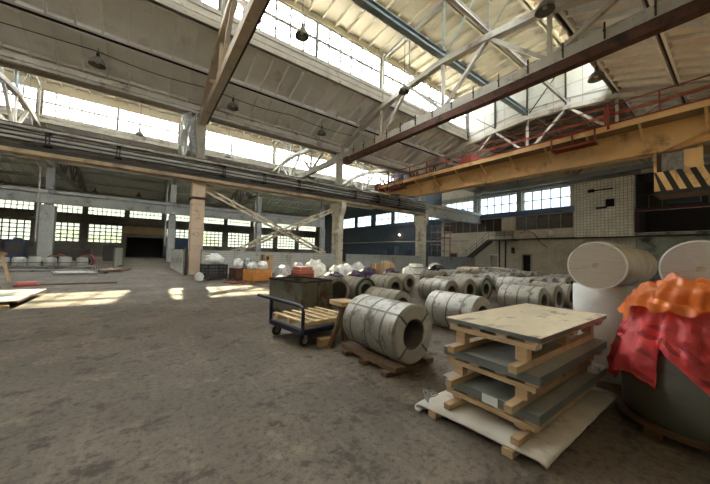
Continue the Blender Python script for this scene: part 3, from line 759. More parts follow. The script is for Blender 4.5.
# black stripes lean across the front panel, clipped to its edges
y = cy1+.05
m = MB(); w = .2; lean = .34
for i in range(9):
    yt = cy1+.12-i*.42
    q = [(yt, czm), (yt-w, czm), (yt-w-lean, cz0+.17), (yt-lean, cz0+.17)]
    q = [(min(cy1-.003, max(cy0, a)), b) for a, b in q]
    if abs(q[0][0]-q[1][0])+abs(q[2][0]-q[3][0]) < .02: continue
    x = cx0-.012
    m.add([(x, a, b) for a, b in q]+[(cx0, a, b) for a, b in q], [(0, 1, 2, 3), (4, 7, 6, 5), (0, 4, 5, 1), (1, 5, 6, 2), (2, 6, 7, 3), (3, 7, 4, 0)])
m.box((cx0-.012, cy0, cz0), (cx0, cy1, cz0+.17))
under(m, 'hazard_stripe', M['dark'])
for y0_, y1_ in ((cy1-.1, cy1), (1.05, 1.2), (cy0, cy0+.1)): under(MB().box((cx0, y0_, czm), (cx0+.1, y1_, cz1)), 'cab_post', M['yellow'])
under(MB().box((cx0+.02, 1.2, czm), (cx0+.06, 1.62, cz1-.08)), 'cab_board', M['yellow'])
mb, uv = sheet_grid(20, 10, lambda u, v: (cx0+.06+.04*math.sin(u*17+v*4), 1.62+u*.72, czm+.02+v*(cz1-czm-.12)))
o = under(mb, 'cab_plastic', M['clearfilm'])
under(MB().box((cx0+.03, 2.34, czm), (cx0+.07, 2.5, cz1-.1)), 'cab_board', M['rust'])
under(MB().box((gx-.1, cy0+.3, cz1), (gx+.1, cy0+.5, 7.9)), 'cab_hanger', M['dark'])
under(MB().box((gx-.1, 2.25, cz1), (gx+.1, 2.45, 7.3)), 'cab_hanger', M['dark'])

# ------------------------------------------------------------------ end wall fittings
t = thing('steel_staircase', 'dark steel staircase with landing on the tiled end wall', 'staircase', (38.4, 21, 0))
S0, S1 = (25.9, .0), (20.75, 4.2)
for x in (37.75, 38.75):
    MB().bar((x, S0[0], S0[1]+.12), (x, S1[0], S1[1]-.1), .08, .34, (0, 0, 1)).build('stringer', M['dark'], t, world=True)
for i in range(18):
    f = (i+.5)/18; y = S0[0]+(S1[0]-S0[0])*f; z = f*4.2
    MB().box((37.78, y-.14, z), (38.72, y+.14, z+.04)).build('tread', M['dark'], t, world=True)
MB().box((37.7, 17.5, 4.1), (39.28, 20.75, 4.24)).build('landing', M['dark'], t, world=True)
m = MB()
for dz in (.55, 1.05):
    m.bar((37.75, S0[0], S0[1]+dz+.1), (37.75, S1[0], S1[1]+dz), .05, .05); m.bar((37.75, S1[0], 4.2+dz), (37.75, 17.5, 4.2+dz), .05, .05)
for i in range(7):
    f = i/6; y = S0[0]+(S1[0]-S0[0])*f; z = f*4.2; m.bar((37.75, y, z), (37.75, y, z+1.05), .05, .05)
for y in (19.7, 18.6, 17.5): m.bar((37.75, y, 4.2), (37.75, y, 5.25), .05, .05)
m.build('handrail', M['grey'], t, world=True)
for y in (19.3, 18.5): MB().box((37.8, y-.07, 0), (37.94, y+.07, 4.1)).build('support_post', M['dark'], t, world=True)

t = thing('scaffold_tower', 'rusty scaffold tower with ladder rungs beside the twin branch column', 'scaffold', (36.3, 27.6, 0))
for x in (35.6, 37.0):
    for y in (26.3, 28.6):
        MB().tube([(x, y, 0), (x, y, 7.6 if y < 27 else 6.6)], .06, 8).build('upright', M['rust_red'] if y < 27 else M['grey'], t, world=True)
for k in range(7):
    z = .7+k*.95; m = MB()
    for x in (35.6, 37.0): m.tube([(x, 25.9, z), (x, 28.9, z)], .045, 6)
    for y in (26.3, 28.6): m.tube([(35.6, y, z), (37.0, y, z)], .04, 6)
    m.build('rung', M['ochre'] if k % 2 else M['grey'], t, world=True)
MB().box((35.5, 26.2, 4.55), (37.1, 28.7, 4.62)).build('deck_board', M['wood_dark'], t, world=True)
for y, z0, lb in ((24.2, 0, 'dark service pipe on the tiled wall by the red door'),): pass
for y, lb in ((15.2, 'thin dark cable drooping on the tiled wall right of the landing'),):
    pts = [(39.2, 17.3, 5.0), (39.2, 16.5, 5.4), (39.2, 15.6, 4.9), (39.2, 15.0, 3.9), (39.2, 14.2, 3.2)]
    tag(MB().tube(pts, .04, 6).build('wall_cable', M['dark'], smooth=True), lb, 'cable')
tag(MB().box((39.05, 18.0, 2.4), (39.29, 18.35, 3.2)).build('switch_box', M['rust'], bevel=.02), 'small rusty switch box on the tiled wall under the landing', 'switch box')
tag(MB().box((38.95, 13.55, 4.75), (39.29, 13.95, 5.2)).build('vent_box', M['white'], bevel=.03), 'small pale vent box on the tiled wall below the dark glazing', 'vent')
# mezzanine things in the dark opening right of the tower
tag(MB().box((39.4, 2.3, 7.35), (40.6, 4.4, 8.35)).build('control_cabinet', M['bluewall'], bevel=.03), 'blue grey control cabinet on the ledge below the crane cab', 'cabinet')
t = thing('ledge_railing', 'thin dark railing on the ledge right of the tile tower', 'railing', (39.3, 3, 7.0))
m = MB()
for y in (.5, 1.8, 4.6, 5.5): m.bar((39.32, y, 7.0), (39.32, y, 8.3), .05, .05)
m.bar((39.32, -1.2, 8.3), (39.32, 6.2, 8.3), .05, .05); m.build('rail', M['grey'], t, world=True)
# warm wall lamp in the middle bay and cabinets under the blue wall
t = thing('wall_lamp', 'small lit wall lamp glowing on the slate blue wall', 'lamp', (39.1, 39.0, 5.65))
MB().box((.0, -.12, -.06), (.2, .12, .12)).build('bracket', M['grey'], t); blob(MB(), (-.1, 0, 0), (.16, .16, .16), 1, .02, 8, flat=False).build('globe', M['lampglow'], t, smooth=True)
tag(MB().tube([(38.9, 24.5, 4.2), (38.9, 40, 4.35), (38.9, 60, 4.3)], .1, 8).build('wall_pipe', M['palegrey'], smooth=True), 'long pale pipe along the slate blue back wall', 'pipe')
for i, (y, h) in enumerate(((30.8, 2.6), (33.4, 3.2), (36.2, 2.9), (39.5, 3.4), (42.6, 2.7))):
    t = thing('steel_cabinet', ['dark cabinet nearest the scaffold on the blue wall', 'tall dark cabinet second from the scaffold', 'dark cabinet third from the scaffold', 'tallest dark cabinet fourth from the scaffold', 'dark cabinet farthest from the scaffold'][i], 'cabinet', (38, y, 0), group='cabinets on the back wall')
    MB().box((-.6, -.9, 0), (.6, .9, h)).build('body', M['bluewall'], t, bevel=.03)
    for s in (-1, 1): MB().box((-.64, s*.43-.41, .1), (-.6, s*.43+.41, h-.1)).build('door', M['bluewall'], t)

# ------------------------------------------------------------------ fences
def ribbed(m, p, q, z0, z1, th=.03, rib=.145):
    p = Vector(p); q = Vector(q); d = (q-p).normalized(); n = Vector((-d.y, d.x, 0))
    z = z0; k = 0; prof = []
    while z < z1-.001:
        zz = min(z1, z+rib); prof += [(z, 0), (zz-.05, 0), (zz-.03, .03), (zz, .03)]; z = zz+.02
    vs = []; fs = []
    for o in (p, q):
        for s in (0, 1):
            for (zz, dd) in prof: vs.append((o.x+n.x*(dd-s*.02), o.y+n.y*(dd-s*.02), zz))
    N = len(prof)
    for i in range(N-1):
        fs += [(i, i+1, 2*N+i+1, 2*N+i), (N+i, 3*N+i, 3*N+i+1, N+i+1)]
    fs += [tuple([*range(N), *reversed(range(N, 2*N))]), tuple([*reversed(range(2*N, 3*N)), *range(3*N, 4*N)])]
    fs += [(N-1, 2*N-1, 4*N-1, 3*N-1)]
    return m.add(vs, fs)
def fence(p, q, n, label, h=1.75, mt='fence'):
    p = Vector(p+(0,)); q = Vector(q+(0,)); t = thing('ribbed_fence', label, 'fence', p)
    for i in range(n):
        a = p.lerp(q, i/n); b = p.lerp(q, (i+1)/n); d = (b-a).normalized()*.02
        ribbed(MB(), a+d, b-d, .06, h).build('panel', M[mt], t, world=True)
    for i in range(n+1):
        a = p.lerp(q, i/n); d = (q-p).normalized(); nn = Vector((-d.y, d.x, 0))*-.07
        MB().box((a.x+nn.x-.04, a.y+nn.y-.04, 0), (a.x+nn.x+.04, a.y+nn.y+.04, h+.05)).build('post', M['grey'], t, world=True)
    return t
fence((X0+11.3, 22.55), (X0+.3, 22.55), 5, 'long light grey ribbed fence between the pink and cream columns')
fence((X0+23.3, 22.55), (X0+12.6, 22.55), 5, 'light grey ribbed fence right of the cream corbel column')
fence((X0+34.5, 22.55), (X0+24.6, 22.55), 4, 'grey ribbed fence near the scaffold tower', mt='conc_grey')
fence((2.15, 22.6), (2.0, 31.4), 4, 'light grey ribbed fence along the right side of the lane')
fence((-1.75, 37.4), (-2.0, 32.3), 2, 'light grey ribbed fence panel on the left side of the lane')
tag(MB().box((2.3, 22.6, 0), (2.42, 23.1, 1.9)).build('gate_leaf', M['dark']), 'dark narrow gate leaf between lane fence and pink column', 'gate')

# ------------------------------------------------------------------ steel coils (axis across the hall, open face towards the camera side)
def coil_proto(loc, label, mt='coil', r=.44, ri=.235, ln=1.3, eye=True):
    t = thing('steel_coil', label, 'steel coil', loc)
    c = .015
    MB().lathe([(ri, c), (ri+c, 0), (r-.04, 0), (r, .03), (r, ln-.03), (r-.04, ln), (ri+c, ln), (ri, ln-c)], (0, 0, r), 'Y', 56, closed=True).build('winding', M[mt], t, smooth=True)
    m = MB().lathe([(ri+.005, -.004), (r-.035, -.004), (r-.035, .006), (ri+.005, .006)], (0, 0, r), 'Y', 56, closed=True); m.build('end_cover', M['coilface'], t, smooth=True)
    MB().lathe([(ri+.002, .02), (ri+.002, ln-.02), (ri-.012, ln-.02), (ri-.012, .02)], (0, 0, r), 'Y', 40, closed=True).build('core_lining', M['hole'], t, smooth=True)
    for f in (.22, .5, .80):
        y = ln*f; MB().lathe([(r, y-.016), (r+.005, y-.016), (r+.005, y+.016), (r, y+.016)], (0, 0, r), 'Y', 56, closed=True).build('strap', M['strap'], t, smooth=True)
    if eye:
        for a in (45, 135, 225, 315):
            ca, sa = math.cos(math.radians(a)), math.sin(math.radians(a)); m = MB()
            m.bar((ca*ri, -.008, r+sa*ri), (ca*(r-.03), -.008, r+sa*(r-.03)), .028, .008, (0, 1, 0)); m.bar((ca*(r-.035), -.004, r+sa*(r-.035)), (ca*r, .04, r+sa*r), .028, .01, (0, 1, 0))
            m.bar((ca*r, .03, r+sa*r), (ca*r, ln-.03, r+sa*r), .028, .01, (ca, 0, sa))
            m.build('eye_strap', M['strap'], t)
    return t
CA = coil_proto((3.36, 3.0, .105), 'big banded steel coil lying on a timber skid in the foreground', r=.45, ri=.235)
CB = coil_proto((6.15, 3.5, 0), 'scuffed steel coil right behind the foreground coil, next to the sheet stack', mt='coil2', eye=False)
CC = coil_proto((5.95, 5.75, 0), 'low brownish steel coil between the foreground coil and the rear coils', mt='coil3', r=.37, ri=.2, ln=1.35, eye=False)
# skid under the foreground coil
t = thing('timber_skid', 'dark timber skid under the foreground steel coil', 'skid', (3.32, 3.6, 0))
for i, y in enumerate((3.12, 3.66, 4.15)):
    MB().box((2.86, y-.06, 0), (3.8, y+.06, .07)).build('crosspiece', M['wood_dark'], t, world=True, bevel=.008)
for s in (-1, 1):
    m = MB(); x = 3.36+s*.33; m.box((x-.09, 2.96, .07), (x+.09, 4.36, .15)); m.build('runner', M['wood_dark'], t, world=True, bevel=.008)
for i, (x, y) in enumerate(((5.55, 3.75), (5.55, 4.55))): pass
tg = 'coils standing in the middle rows'
def put(src, x, y, label, s=1.0, rz=0, group=None):
    c = dup(src, loc=(x, y, .0), rz=rz, label=label, group=group, scale=(s, s, s) if s != 1 else None); return c
lst = [
 (CB, 10.15, 3.75, 'steel coil in the nearest row, first to show above the sheet stack', .98),
 (CC, 11.35, 3.75, 'steel coil in the nearest row, middle of the three open ends above the sheet stack', 1.20),
 (CB, 12.55, 3.75, 'steel coil in the nearest row, next to the white upright roll', 1.0),
 (CB, 9.3, 6.5, 'steel coil with open end in the second row, left of three', 1.0),
 (CC, 10.5, 6.5, 'steel coil with open end in the second row, middle of three', 1.22),
 (CB, 8.35, 8.5, 'steel coil with open end behind the low brownish coil', 1.0),
 (CC, 10.6, 9.8, 'steel coil half hidden behind the second row at its left end', 1.12),
]
for src, x, y, lb, s in lst: put(src, x, y, lb, s, group=tg)
# green edged coil
CG = coil_proto((6.65, 8.3, 0), 'steel coil with a green taped open end behind the bin', mt='coil3', eye=False)
MB().lathe([(.36, -.012), (.448, -.012), (.448, .09), (.442, .09), (.442, -.006), (.36, -.006)], (0, 0, .44), 'Y', 48, closed=True).build('green_edge_tape', M['greentape'], CG, smooth=True)
CGn = put(CG, 11.7, 6.5, 'steel coil with a greenish open end in the second row, right of three', 1.0)
CR = coil_proto((5.38, 8.2, 0), 'steel coil with a very wide open end at the right end of the bin', mt='coil', r=.47, ri=.35, ln=1.2, eye=True)
# coils further back
rows = [
 (13.2, 5.3, 'third row coil seen above the sheet stack, first from left'), (14.4, 5.3, 'third row coil seen above the sheet stack, second from left'), (15.6, 5.3, 'third row coil seen above the sheet stack, third from left'), (16.8, 5.3, 'third row coil seen above the sheet stack, fourth from left'),
 (18.0, 5.3, 'third row coil seen just left of the wrapped roll'), (19.2, 5.3, 'third row coil touching the outline of the wrapped roll'),
 (13.4, 8.0, 'fourth row coil behind the greenish coil, first from left'), (14.6, 8.0, 'fourth row coil behind the greenish coil, second from left'), (15.9, 8.0, 'fourth row coil with wooden lath, third from left'), (17.2, 8.0, 'fourth row coil, fourth from left'), (18.5, 8.0, 'fourth row coil, fifth from left'), (19.8, 8.0, 'fourth row coil, sixth from left'), (21.1, 8.0, 'fourth row coil, seventh from left'),
 (14.6, 10.8, 'rear coil behind the second row, nearest the black wrapped bale'), (16.0, 10.8, 'rear coil just right of the one nearest the black bale'), (17.4, 10.8, 'rear coil in front of the staircase foot, left one'), (18.8, 10.8, 'rear coil in front of the staircase foot, right one'), (20.2, 10.8, 'rear coil below the white door, left one'), (21.6, 10.8, 'rear coil below the white door, right one'), (23.0, 10.8, 'rear coil below the dark doorway, left one'), (24.4, 10.8, 'rear coil below the dark doorway, right one'),
 (22.0, 13.6, 'farthest coil row, first from the black bale'), (23.3, 13.6, 'farthest coil row, second from the black bale'), (24.6, 13.6, 'farthest coil row, third from the black bale'), (25.9, 13.6, 'farthest coil row, fourth from the black bale'), (27.2, 13.4, 'farthest coil row, at its far right end'),
]
for i, (x, y, lb) in enumerate(rows):
    src = (CB, CC, CB, CA)[i % 4] if False else (CB, CC)[(i*7) % 3 % 2]
    put(src, x+R_.uniform(-.06, .06), y+R_.uniform(-.12, .12), lb, (1.0 if src is CB else 1.18)*R_.uniform(.97, 1.05), group='coils in the back rows')
# wooden lath on the coils
tag(MB().box((13.3, 5.9, .93), (15.8, 6.02, .96)).build('timber_lath', M['wood_dark']), 'thin timber lath lying across the third row coils', 'timber')

# ------------------------------------------------------------------ foreground sheet stack
def pack(z0, z1, x0, x1, y0, y1, label, top, labelpaper=False):
    t = thing('sheet_metal_pack', label, 'sheet pack', ((x0+x1)/2, (y0+y1)/2, z0))
    MB().box((x0, y0, z0), (x1, y1, z1-.006)).build('sheets', M['steel_edge'], t, world=True, bevel=.004)
    MB().box((x0-.004, y0-.004, z1-.006), (x1+.004, y1+.004, z1)).build('top_sheet', M[top], t, world=True)
    if labelpaper:
        MB().box((x0-.006, 1.46, z0+.0), (x0-.001, 1.62, z0+.085)).build('label_sheet', M['label'], t, world=True)
    return t
pack(1.0, 1.05, 2.87, 4.9, 1.09, 2.07, 'topmost sheet pack with a dusty stained cover board', 'board')
pack(.635, .725, 2.84, 4.85, 1.08, 2.08, 'middle dark steel sheet pack of the stack', 'steel')
pack(.29, .385, 2.85, 4.9, 1.09, 2.10, 'lowest steel sheet pack with a white paper label', 'steel', True)
def pallet(z0, z1, x0, x1, y0, y1, label, sh=0):
    t = thing('timber_pallet', label, 'pallet', ((x0+x1)/2, (y0+y1)/2, z0)); h = z1-z0; bh = min(.08, h*.42)
    for y in (y0+.14+sh, y1-.16-sh*.5):
        MB().box((x0-.19-sh*.6, y-.038, z0), (x1-.02, y+.038, z0+bh*.86)).build('bearer', M['wood'], t, world=True, bevel=.006)
    zb = z1-.028
    for x in (x0+.05, (x0+x1)/2, x1-.1):
        for y in (y0+.16, y1-.14):
            MB().box((x-.04, y-.06, z0+bh*.86), (x+.06, y+.05, zb-.05)).build('block', M['wood'], t, world=True, bevel=.006) if zb-.05 > z0+bh+.02 else None
    for x in (x0+.05, (x0+x1)/2, x1-.1):
        lo = zb-.05 if zb-.05 > z0+bh+.02 else z0+bh*.86
        MB().box((x-.06, y0+.02, lo), (x+.08, y1-.02, zb)).build('crossboard', M['wood'], t, world=True, bevel=.006)
    n = 4
    for i in range(n):
        y = y0+.06+(y1-y0-.12)*i/(n-1); MB().box((x0-.0, y-.055, zb), (x1, y+.055, z1)).build('deck_board', M['wood'], t, world=True)
    return t
pallet(.725, 1.0, 2.88, 4.88, 1.11, 2.05, 'pine pallet under the topmost sheet pack')
pallet(.385, .635, 2.86, 4.84, 1.10, 2.06, 'pine pallet between the middle and lowest sheet packs', .03)
pallet(.112, .29, 2.87, 4.88, 1.11, 2.08, 'pine pallet standing on the white paper sheet', -.02)
def wp(u, v):
    x = 2.72-.16*v+2.0*u; y = .98+1.42*v; z = .10+.010*noise.noise(Vector((u*9, v*7, 4)))+.006*abs(noise.noise(Vector((u*19, v*15, 1))))
    if v < .05: z -= (.05-v)*.5
    if v > .86:
        a = (v-.86)/.14*PI*1.05; y = .98+1.42*.86+.05*math.sin(a)*1.4; z = .10-.05*(1-math.cos(a))
    if u < .02: z -= .012
    return (x, y, max(z, .006))
mb, uv = sheet_grid(24, 44, wp); o = mb.build('paper_wrapped_sheet', M['paper'], smooth=True, solid=.02)
tag(o, 'creased white sheet with a curled left edge under the sheet stack', 'sheet')
for i, (x, y, lb) in enumerate(((2.72, 2.05, 'short timber block under the left part of the white sheet'), (2.78, 1.28, 'short timber block under the near corner of the white sheet'), (4.4, 1.9, 'timber block under the rear of the white sheet'), (4.4, 1.2, 'timber block under the right part of the white sheet'))):
    tag(MB().box((x-.12, y-.05, 0), (x+.3, y+.05, .065)).build('timber_block', M['wood'], bevel=.006), lb, 'timber', 'timber blocks under the sheet')
tag(blob(MB(), (4.5, 1.125, .417), (.085, .05, .05), 9, .4, 12).build('plastic_scrap', M['bag'], smooth=True), 'small crumpled white plastic scrap wedged on the lowest sheet pack', 'scrap')
t = thing('wire_bundle', 'tangled strapping wire hanging off the lowest sheet pack', 'wire', (2.62, 2.02, .16))
for k in range(4):
    MB().tube([(.06*math.cos(a*1.0+k)+.02*k-.02, .1+.06*math.sin(a*1.3+k*2), .0+.05*math.sin(a+k)+.04) for a in [i*.5 for i in range(13)]], .006, 5).build('wire', M['wheel'], t)

# ------------------------------------------------------------------ wrapped rolls and covered drum
def big_roll(loc, label, ln, r=.29):
    t = thing('wrapped_roll', label, 'roll', loc)
    MB().lathe([(.0, 0), (r-.015, 0), (r, .015), (r, ln-.015), (r-.015, ln), (0, ln)], (0, 0, 0), 'X', 48).build('roll', M['rollbody'], t, smooth=True)
    MB().lathe([(.035, -.006), (r-.008, -.006), (r-.008, -.001), (.035, -.001)], (0, 0, 0), 'X', 48, closed=True).build('end_board', M['rollface'], t, smooth=True)
    MB().lathe([(0, -.004), (.035, -.004), (.035, .0), (0, .0)], (0, 0, 0), 'X', 20).build('core_plug', M['rollbody'], t)
    m = MB(); rr = random.Random(4)
    for a in (70, 122, 228, 310):
        c, s = math.cos(math.radians(a)), math.sin(math.radians(a)); b = math.radians(a+rr.uniform(-8, 8))
        m.bar((-.008, c*.04, s*.04), (-.008, math.cos(b)*(r-.01), math.sin(b)*(r-.01)), .007, .003, (1, 0, 0))
    m.build('film_fold', M['film_fold'], t)
    m = MB().lathe([(r-.012, -.01), (r+.004, -.006), (r+.004, .03), (r, .03)], (0, 0, 0), 'X', 48); m.build('film_rim', M['filmwhite'], t, smooth=True)
    return t
big_roll((4.5, 1.10, 1.69), 'film wrapped roll lying on top of the white upright roll', 1.95)
big_roll((4.5, .27, 1.69), 'film wrapped roll at the right edge above the orange film', 1.9)
t = thing('upright_roll', 'white film wrapped upright roll behind the sheet stack', 'roll', (5.52, 1.25, 0))
MB().lathe([(0, .1), (.36, .1), (.375, .13), (.37, .7), (.375, 1.37), (.36, 1.395), (0, 1.395)], n=44).build('roll', M['filmwhite'], t, smooth=True)
MB().box((-.38, -.38, 0), (.38, .38, .1)).build('base_board', M['wood_dark'], t)
DC = (4.68, .33)
t = thing('drum_pallet', 'dark round cornered pallet under the covered coil', 'pallet', (DC[0], DC[1], 0))
MB().lathe([(0, .1), (.62, .1), (.62, .14), (0, .14)], n=40).build('deck', M['wood_dark'], t)
for i in range(6):
    a = PI*(.5+i/3.); MB().box((math.cos(a)*.5-.07, math.sin(a)*.5-.07, 0), (math.cos(a)*.5+.07, math.sin(a)*.5+.07, .1)).build('foot', M['wood_dark'], t, bevel=.008)
t = thing('upright_coil', 'grey green upright coil under the printed red film', 'steel coil', (DC[0], DC[1], .14))
MB().lathe([(0, 0), (.55, 0), (.57, .03), (.57, .66), (.55, .69), (0, .69)], n=56).build('coil', M['drum'], t, smooth=True)
MB().lathe([(.57, .33), (.575, .33), (.575, .36), (.57, .36)], n=56, closed=True).build('strap', M['strap'], t, smooth=True)
t = thing('covered_roll', 'upright roll hidden under the orange and red film', 'roll', (DC[0], DC[1], .83))
MB().lathe([(0, 0), (.34, 0), (.36, .02), (.36, .53), (.34, .55), (0, .555)], n=48).build('roll', M['drum'], t, smooth=True)
# printed red film draped over the drum, polar sheet
def drop(phi):           # height of the hem, phi measured from -X towards +Y
    d = math.degrees(phi)
    if d > 21: h = .50+.10*math.sin((d-21)*.09)+max(0, d-85)*.006
    elif d > 17: h = .93-(d-17)/4*.43
    else: h = .93+min(0, d-17)*.0125
    return max(.42, h)
def tarp(u, v):
    phi = math.radians(-80+200*u); dirx, diry = -math.cos(phi), math.sin(phi)
    d = math.degrees(phi); hem = drop(phi); L1 = .38; L2 = 1.385-hem
    s = v*(L1+L2); fold = .03*math.sin(phi*9+1)+.02*math.sin(phi*21+v*3)
    wr = .035*noise.noise(Vector((phi*4, s*7, 3)))+.045*abs(noise.noise(Vector((phi*7+s*5, s*9-phi*2, 8))))+.02*abs(noise.noise(Vector((phi*16, s*21, 1))))
    if s < L1: r = s; z = 1.385+.006*math.sin(phi*7+s*9)*s/L1
    else:
        f = (s-L1)/L2; z = 1.385-(s-L1); lobe = .06*math.exp(-((d-40)/22)**2)
        r = L1+.03+.21*min(1, f*1.25)+(fold+wr+lobe*f)*min(1, f*2.2)
        if z < .9: r = max(r, .60+.02*math.sin(phi*9))
    return (DC[0]+dirx*r, DC[1]+diry*r, z)
mb, uv = sheet_grid(140, 44, tarp); o = mb.build('printed_film', M['redfilm'], smooth=True, uv=uv)
tag(o, 'printed red plastic film draped over the covered coil', 'film')
def otarp(u, v):
    phi = math.radians(-80+190*u); d = math.degrees(phi); L = .39+.24+.018*math.sin(phi*6)+.02*math.sin(phi*13+2)+.12*math.exp(-((d-58)/14)**2); s = v*L
    fold = .02*math.sin(phi*10+v*6)+.014*math.sin(phi*23-v*9)
    n1 = noise.noise(Vector((phi*2+s*2, s*6, 2))); n2 = noise.noise(Vector((phi*3+s*5, s*19, 5))); n3 = abs(noise.noise(Vector((phi*2.6+s*6, s*13, 9))))
    if s < .40: r = s; z = 1.396
    else:
        r = .40+.07*math.sin(min(1, (s-.40)/.08)*PI/2)+.38*(s-.40)+fold+.03*n1+.02*n2; z = 1.396-(s-.40)*.85
    y = DC[1]+math.sin(phi)*r; x = DC[0]-math.cos(phi)*r
    k = max(0, min(1, (4.46-x)/.08))*max(0, min(1, (88-d)/45))                      # heaped up only in front of the upper roll
    if k > 0: z += k*max(0, (.16+.05*n1+.05*n2+.08*n3)*(1 if s < .40 else max(0, 1-(s-.40)*2.5)))
    return (x, y, z)
mb, uv = sheet_grid(170, 60, otarp); o = mb.build('crumpled_film', M['orangefilm'], smooth=True)
tag(o, 'crumpled orange plastic film heaped on the red film', 'film')

# ------------------------------------------------------------------ cart, bin, trestle
cart = thing('platform_cart', 'blue platform cart with a push bar carrying a pale pallet', 'cart', (2.93, 5.5, 0), math.radians(9))
ax0, ax1, ay0, ay1 = -.62, .62, -.58, .58
m = MB()
for y in (ay0, ay1): m.box((ax0, y-.035, .24), (ax1, y+.035, .33))
for x in (ax0, ax1, 0): m.box((x-.035, ay0, .24), (x+.035, ay1, .33))
m.build('frame', M['blue'], cart, bevel=.006)
MB().box((ax0+.03, ay0+.03, .31), (ax1-.03, ay1-.03, .34)).build('deck', M['wheel'], cart)
h = MB().tube([(ax0, ay0, .3), (ax0, ay0, .66), (ax0, ay0+.03, .73), (ax0, ay0+.11, .76), (ax0, ay1, .77), (ax0-.10, ay1+.4, .80)], .034, 10); h.tube([(ax0, ay1, .3), (ax0, ay1, .77)], .034, 10)
h.build('push_bar', M['blue'], cart, smooth=True)
for x in (ax0+.1, ax1-.1):
    for y in (ay0+.08, ay1-.08):
        w = MB().lathe([(.055, -.022), (.1, -.022), (.105, -.012), (.105, .012), (.1, .022), (.055, .022)], (x, y, .105), 'Y', 26, closed=True).build('wheel', M['rubber'], cart, smooth=True)
        m = MB().lathe([(0, -.024), (.056, -.024), (.056, .024), (0, .024)], (x, y, .105), 'Y', 20); m.build('hub', M['wheel'], w, smooth=True)
        m = MB(); m.box((x-.03, y-.045, .1), (x+.03, y-.03, .24)); m.box((x-.03, y+.03, .1), (x+.03, y+.045, .24)); m.box((x-.04, y-.045, .225), (x+.04, y+.045, .24)); m.build('fork', M['wheel'], cart)
pl_ = thing('slatted_pallet', 'pale new timber pallet lying on the blue cart', 'pallet', (2.97, 5.52, .342), math.radians(9))
for y in (-.45, 0, .45): MB().box((-.6, y-.045, 0), (.62, y+.045, .09)).build('stringer', M['wood_pale'], pl_, bevel=.005)
for i in range(6):
    x = -.54+i*.215; MB().box((x-.045, -.6, .09), (x+.045, .6, .115)).build('slat', M['wood_pale'], pl_, bevel=.004)

bn = thing('steel_bin', 'rusty grey green steel bin behind the blue cart', 'bin', (3.74, 7.76, 0), math.radians(14))
w, d, hh = 1.10, 1.44, .97                      # local: x along the long front, y depth
m = MB(); m.box((-w/2, -d/2, .06), (w/2, -d/2+.03, hh)); m.box((-w/2, d/2-.03, .06), (w/2, d/2, hh)); m.box((-w/2, -d/2, .06), (-w/2+.03, d/2, hh)); m.box((w/2-.03, -d/2, .06), (w/2, d/2, hh)); m.box((-w/2, -d/2, .06), (w/2, d/2, .1))
m.build('body', M['binmat'], bn)
m = MB()
for (a, b) in (((-w/2, -d/2), (w/2, -d/2)), ((w/2, -d/2), (w/2, d/2)), ((w/2, d/2), (-w/2, d/2)), ((-w/2, d/2), (-w/2, -d/2))): m.bar((a[0], a[1], hh), (b[0], b[1], hh), .07, .05)
m.build('rim', M['dark'], bn)
for x in (-w/2, .05, w/2): MB().box((x-.035, -d/2-.03, .06), (x+.035, -d/2, hh-.02)).build('rib', M['binmat'], bn)
for x in (-w/2+.08, w/2-.08):
    for y in (-d/2+.08, d/2-.08): MB().box((x-.05, y-.05, 0), (x+.05, y+.05, .06)).build('foot', M['rust'], bn)

t = thing('timber_trestle', 'leaning timber trestle between the cart and the foreground coil', 'trestle', (3.03, 4.62, 0))
MB().bar((-.16, -.02, .0), (.12, -.02, .76), .09, .08, (0, 1, 0)).build('leg', M['wood_dark'], t, bevel=.006)
MB().bar((.30, .16, .0), (.14, .12, .76), .08, .08, (0, 1, 0)).build('leg', M['wood_dark'], t, bevel=.006)
MB().box((-.02, -.16, .76), (.34, .3, .84)).build('top_beam', M['wood'], t, bevel=.008)
tag(MB().box((2.62, 4.95, 0), (3.0, 5.0, .02)).build('timber_scrap', M['wood_dark']), 'flat scrap of timber on the floor under the cart edge', 'timber')
tag(MB().box((2.7, 4.68, 0), (2.96, 4.82, .16)).build('timber_block', M['wood'], bevel=.01), 'thick timber block on the floor beside the trestle', 'timber')

# ------------------------------------------------------------------ crates, bags, bales by the fence
def crate(loc, rz, sx, sy, h, mt, label, mesh=False):
    t = thing('storage_crate', label, 'crate', loc, rz)
    for x in (-sx/2, sx/2):
        for y in (-sy/2, sy/2): MB().box((x-.04, y-.04, 0), (x+.04, y+.04, h)).build('post', M[mt], t)
    n = 5
    for s, ax in ((-1, 'y'), (1, 'y'), (-1, 'x'), (1, 'x')):
        m = MB()
        for i in range(n):
            z = .15+(h-.2)*i/(n-1)-.06; hgt = .06 if mesh else (h-.2)/(n-1)*.9
            if ax == 'y': m.box((-sx/2, s*sy/2-.015, z), (sx/2, s*sy/2+.015, min(h, z+hgt)))
            else: m.box((s*sx/2-.015, -sy/2, z), (s*sx/2+.015, sy/2, min(h, z+hgt)))
        if mesh:
            for i in range(12):
                f = -.5+i/11
                if ax == 'y': m.box((f*sx-.012, s*sy/2-.01, .1), (f*sx+.012, s*sy/2+.01, h))
                else: m.box((s*sx/2-.01, f*sy-.012, .1), (s*sx/2+.01, f*sy+.012, h))
        m.build('side', M[mt], t)
    MB().box((-sx/2, -sy/2, .1), (sx/2, sy/2, .14)).build('floor_board', M[mt], t)
    return t
def bag(loc, s, seed, label, mt='bag', group=None, name='plastic_bag', rough=.38):
    o = blob(MB(), (0, 0, 0), s, seed, rough, 16, 2.4).build(name, M[mt], smooth=True); o.location = loc
    return tag(o, label, 'bag', group)
crate((3.45, 19.05, 0), .25, 1.1, 1.0, .92, 'dark', 'dark mesh crate heaped with white bags by the pink column', True)
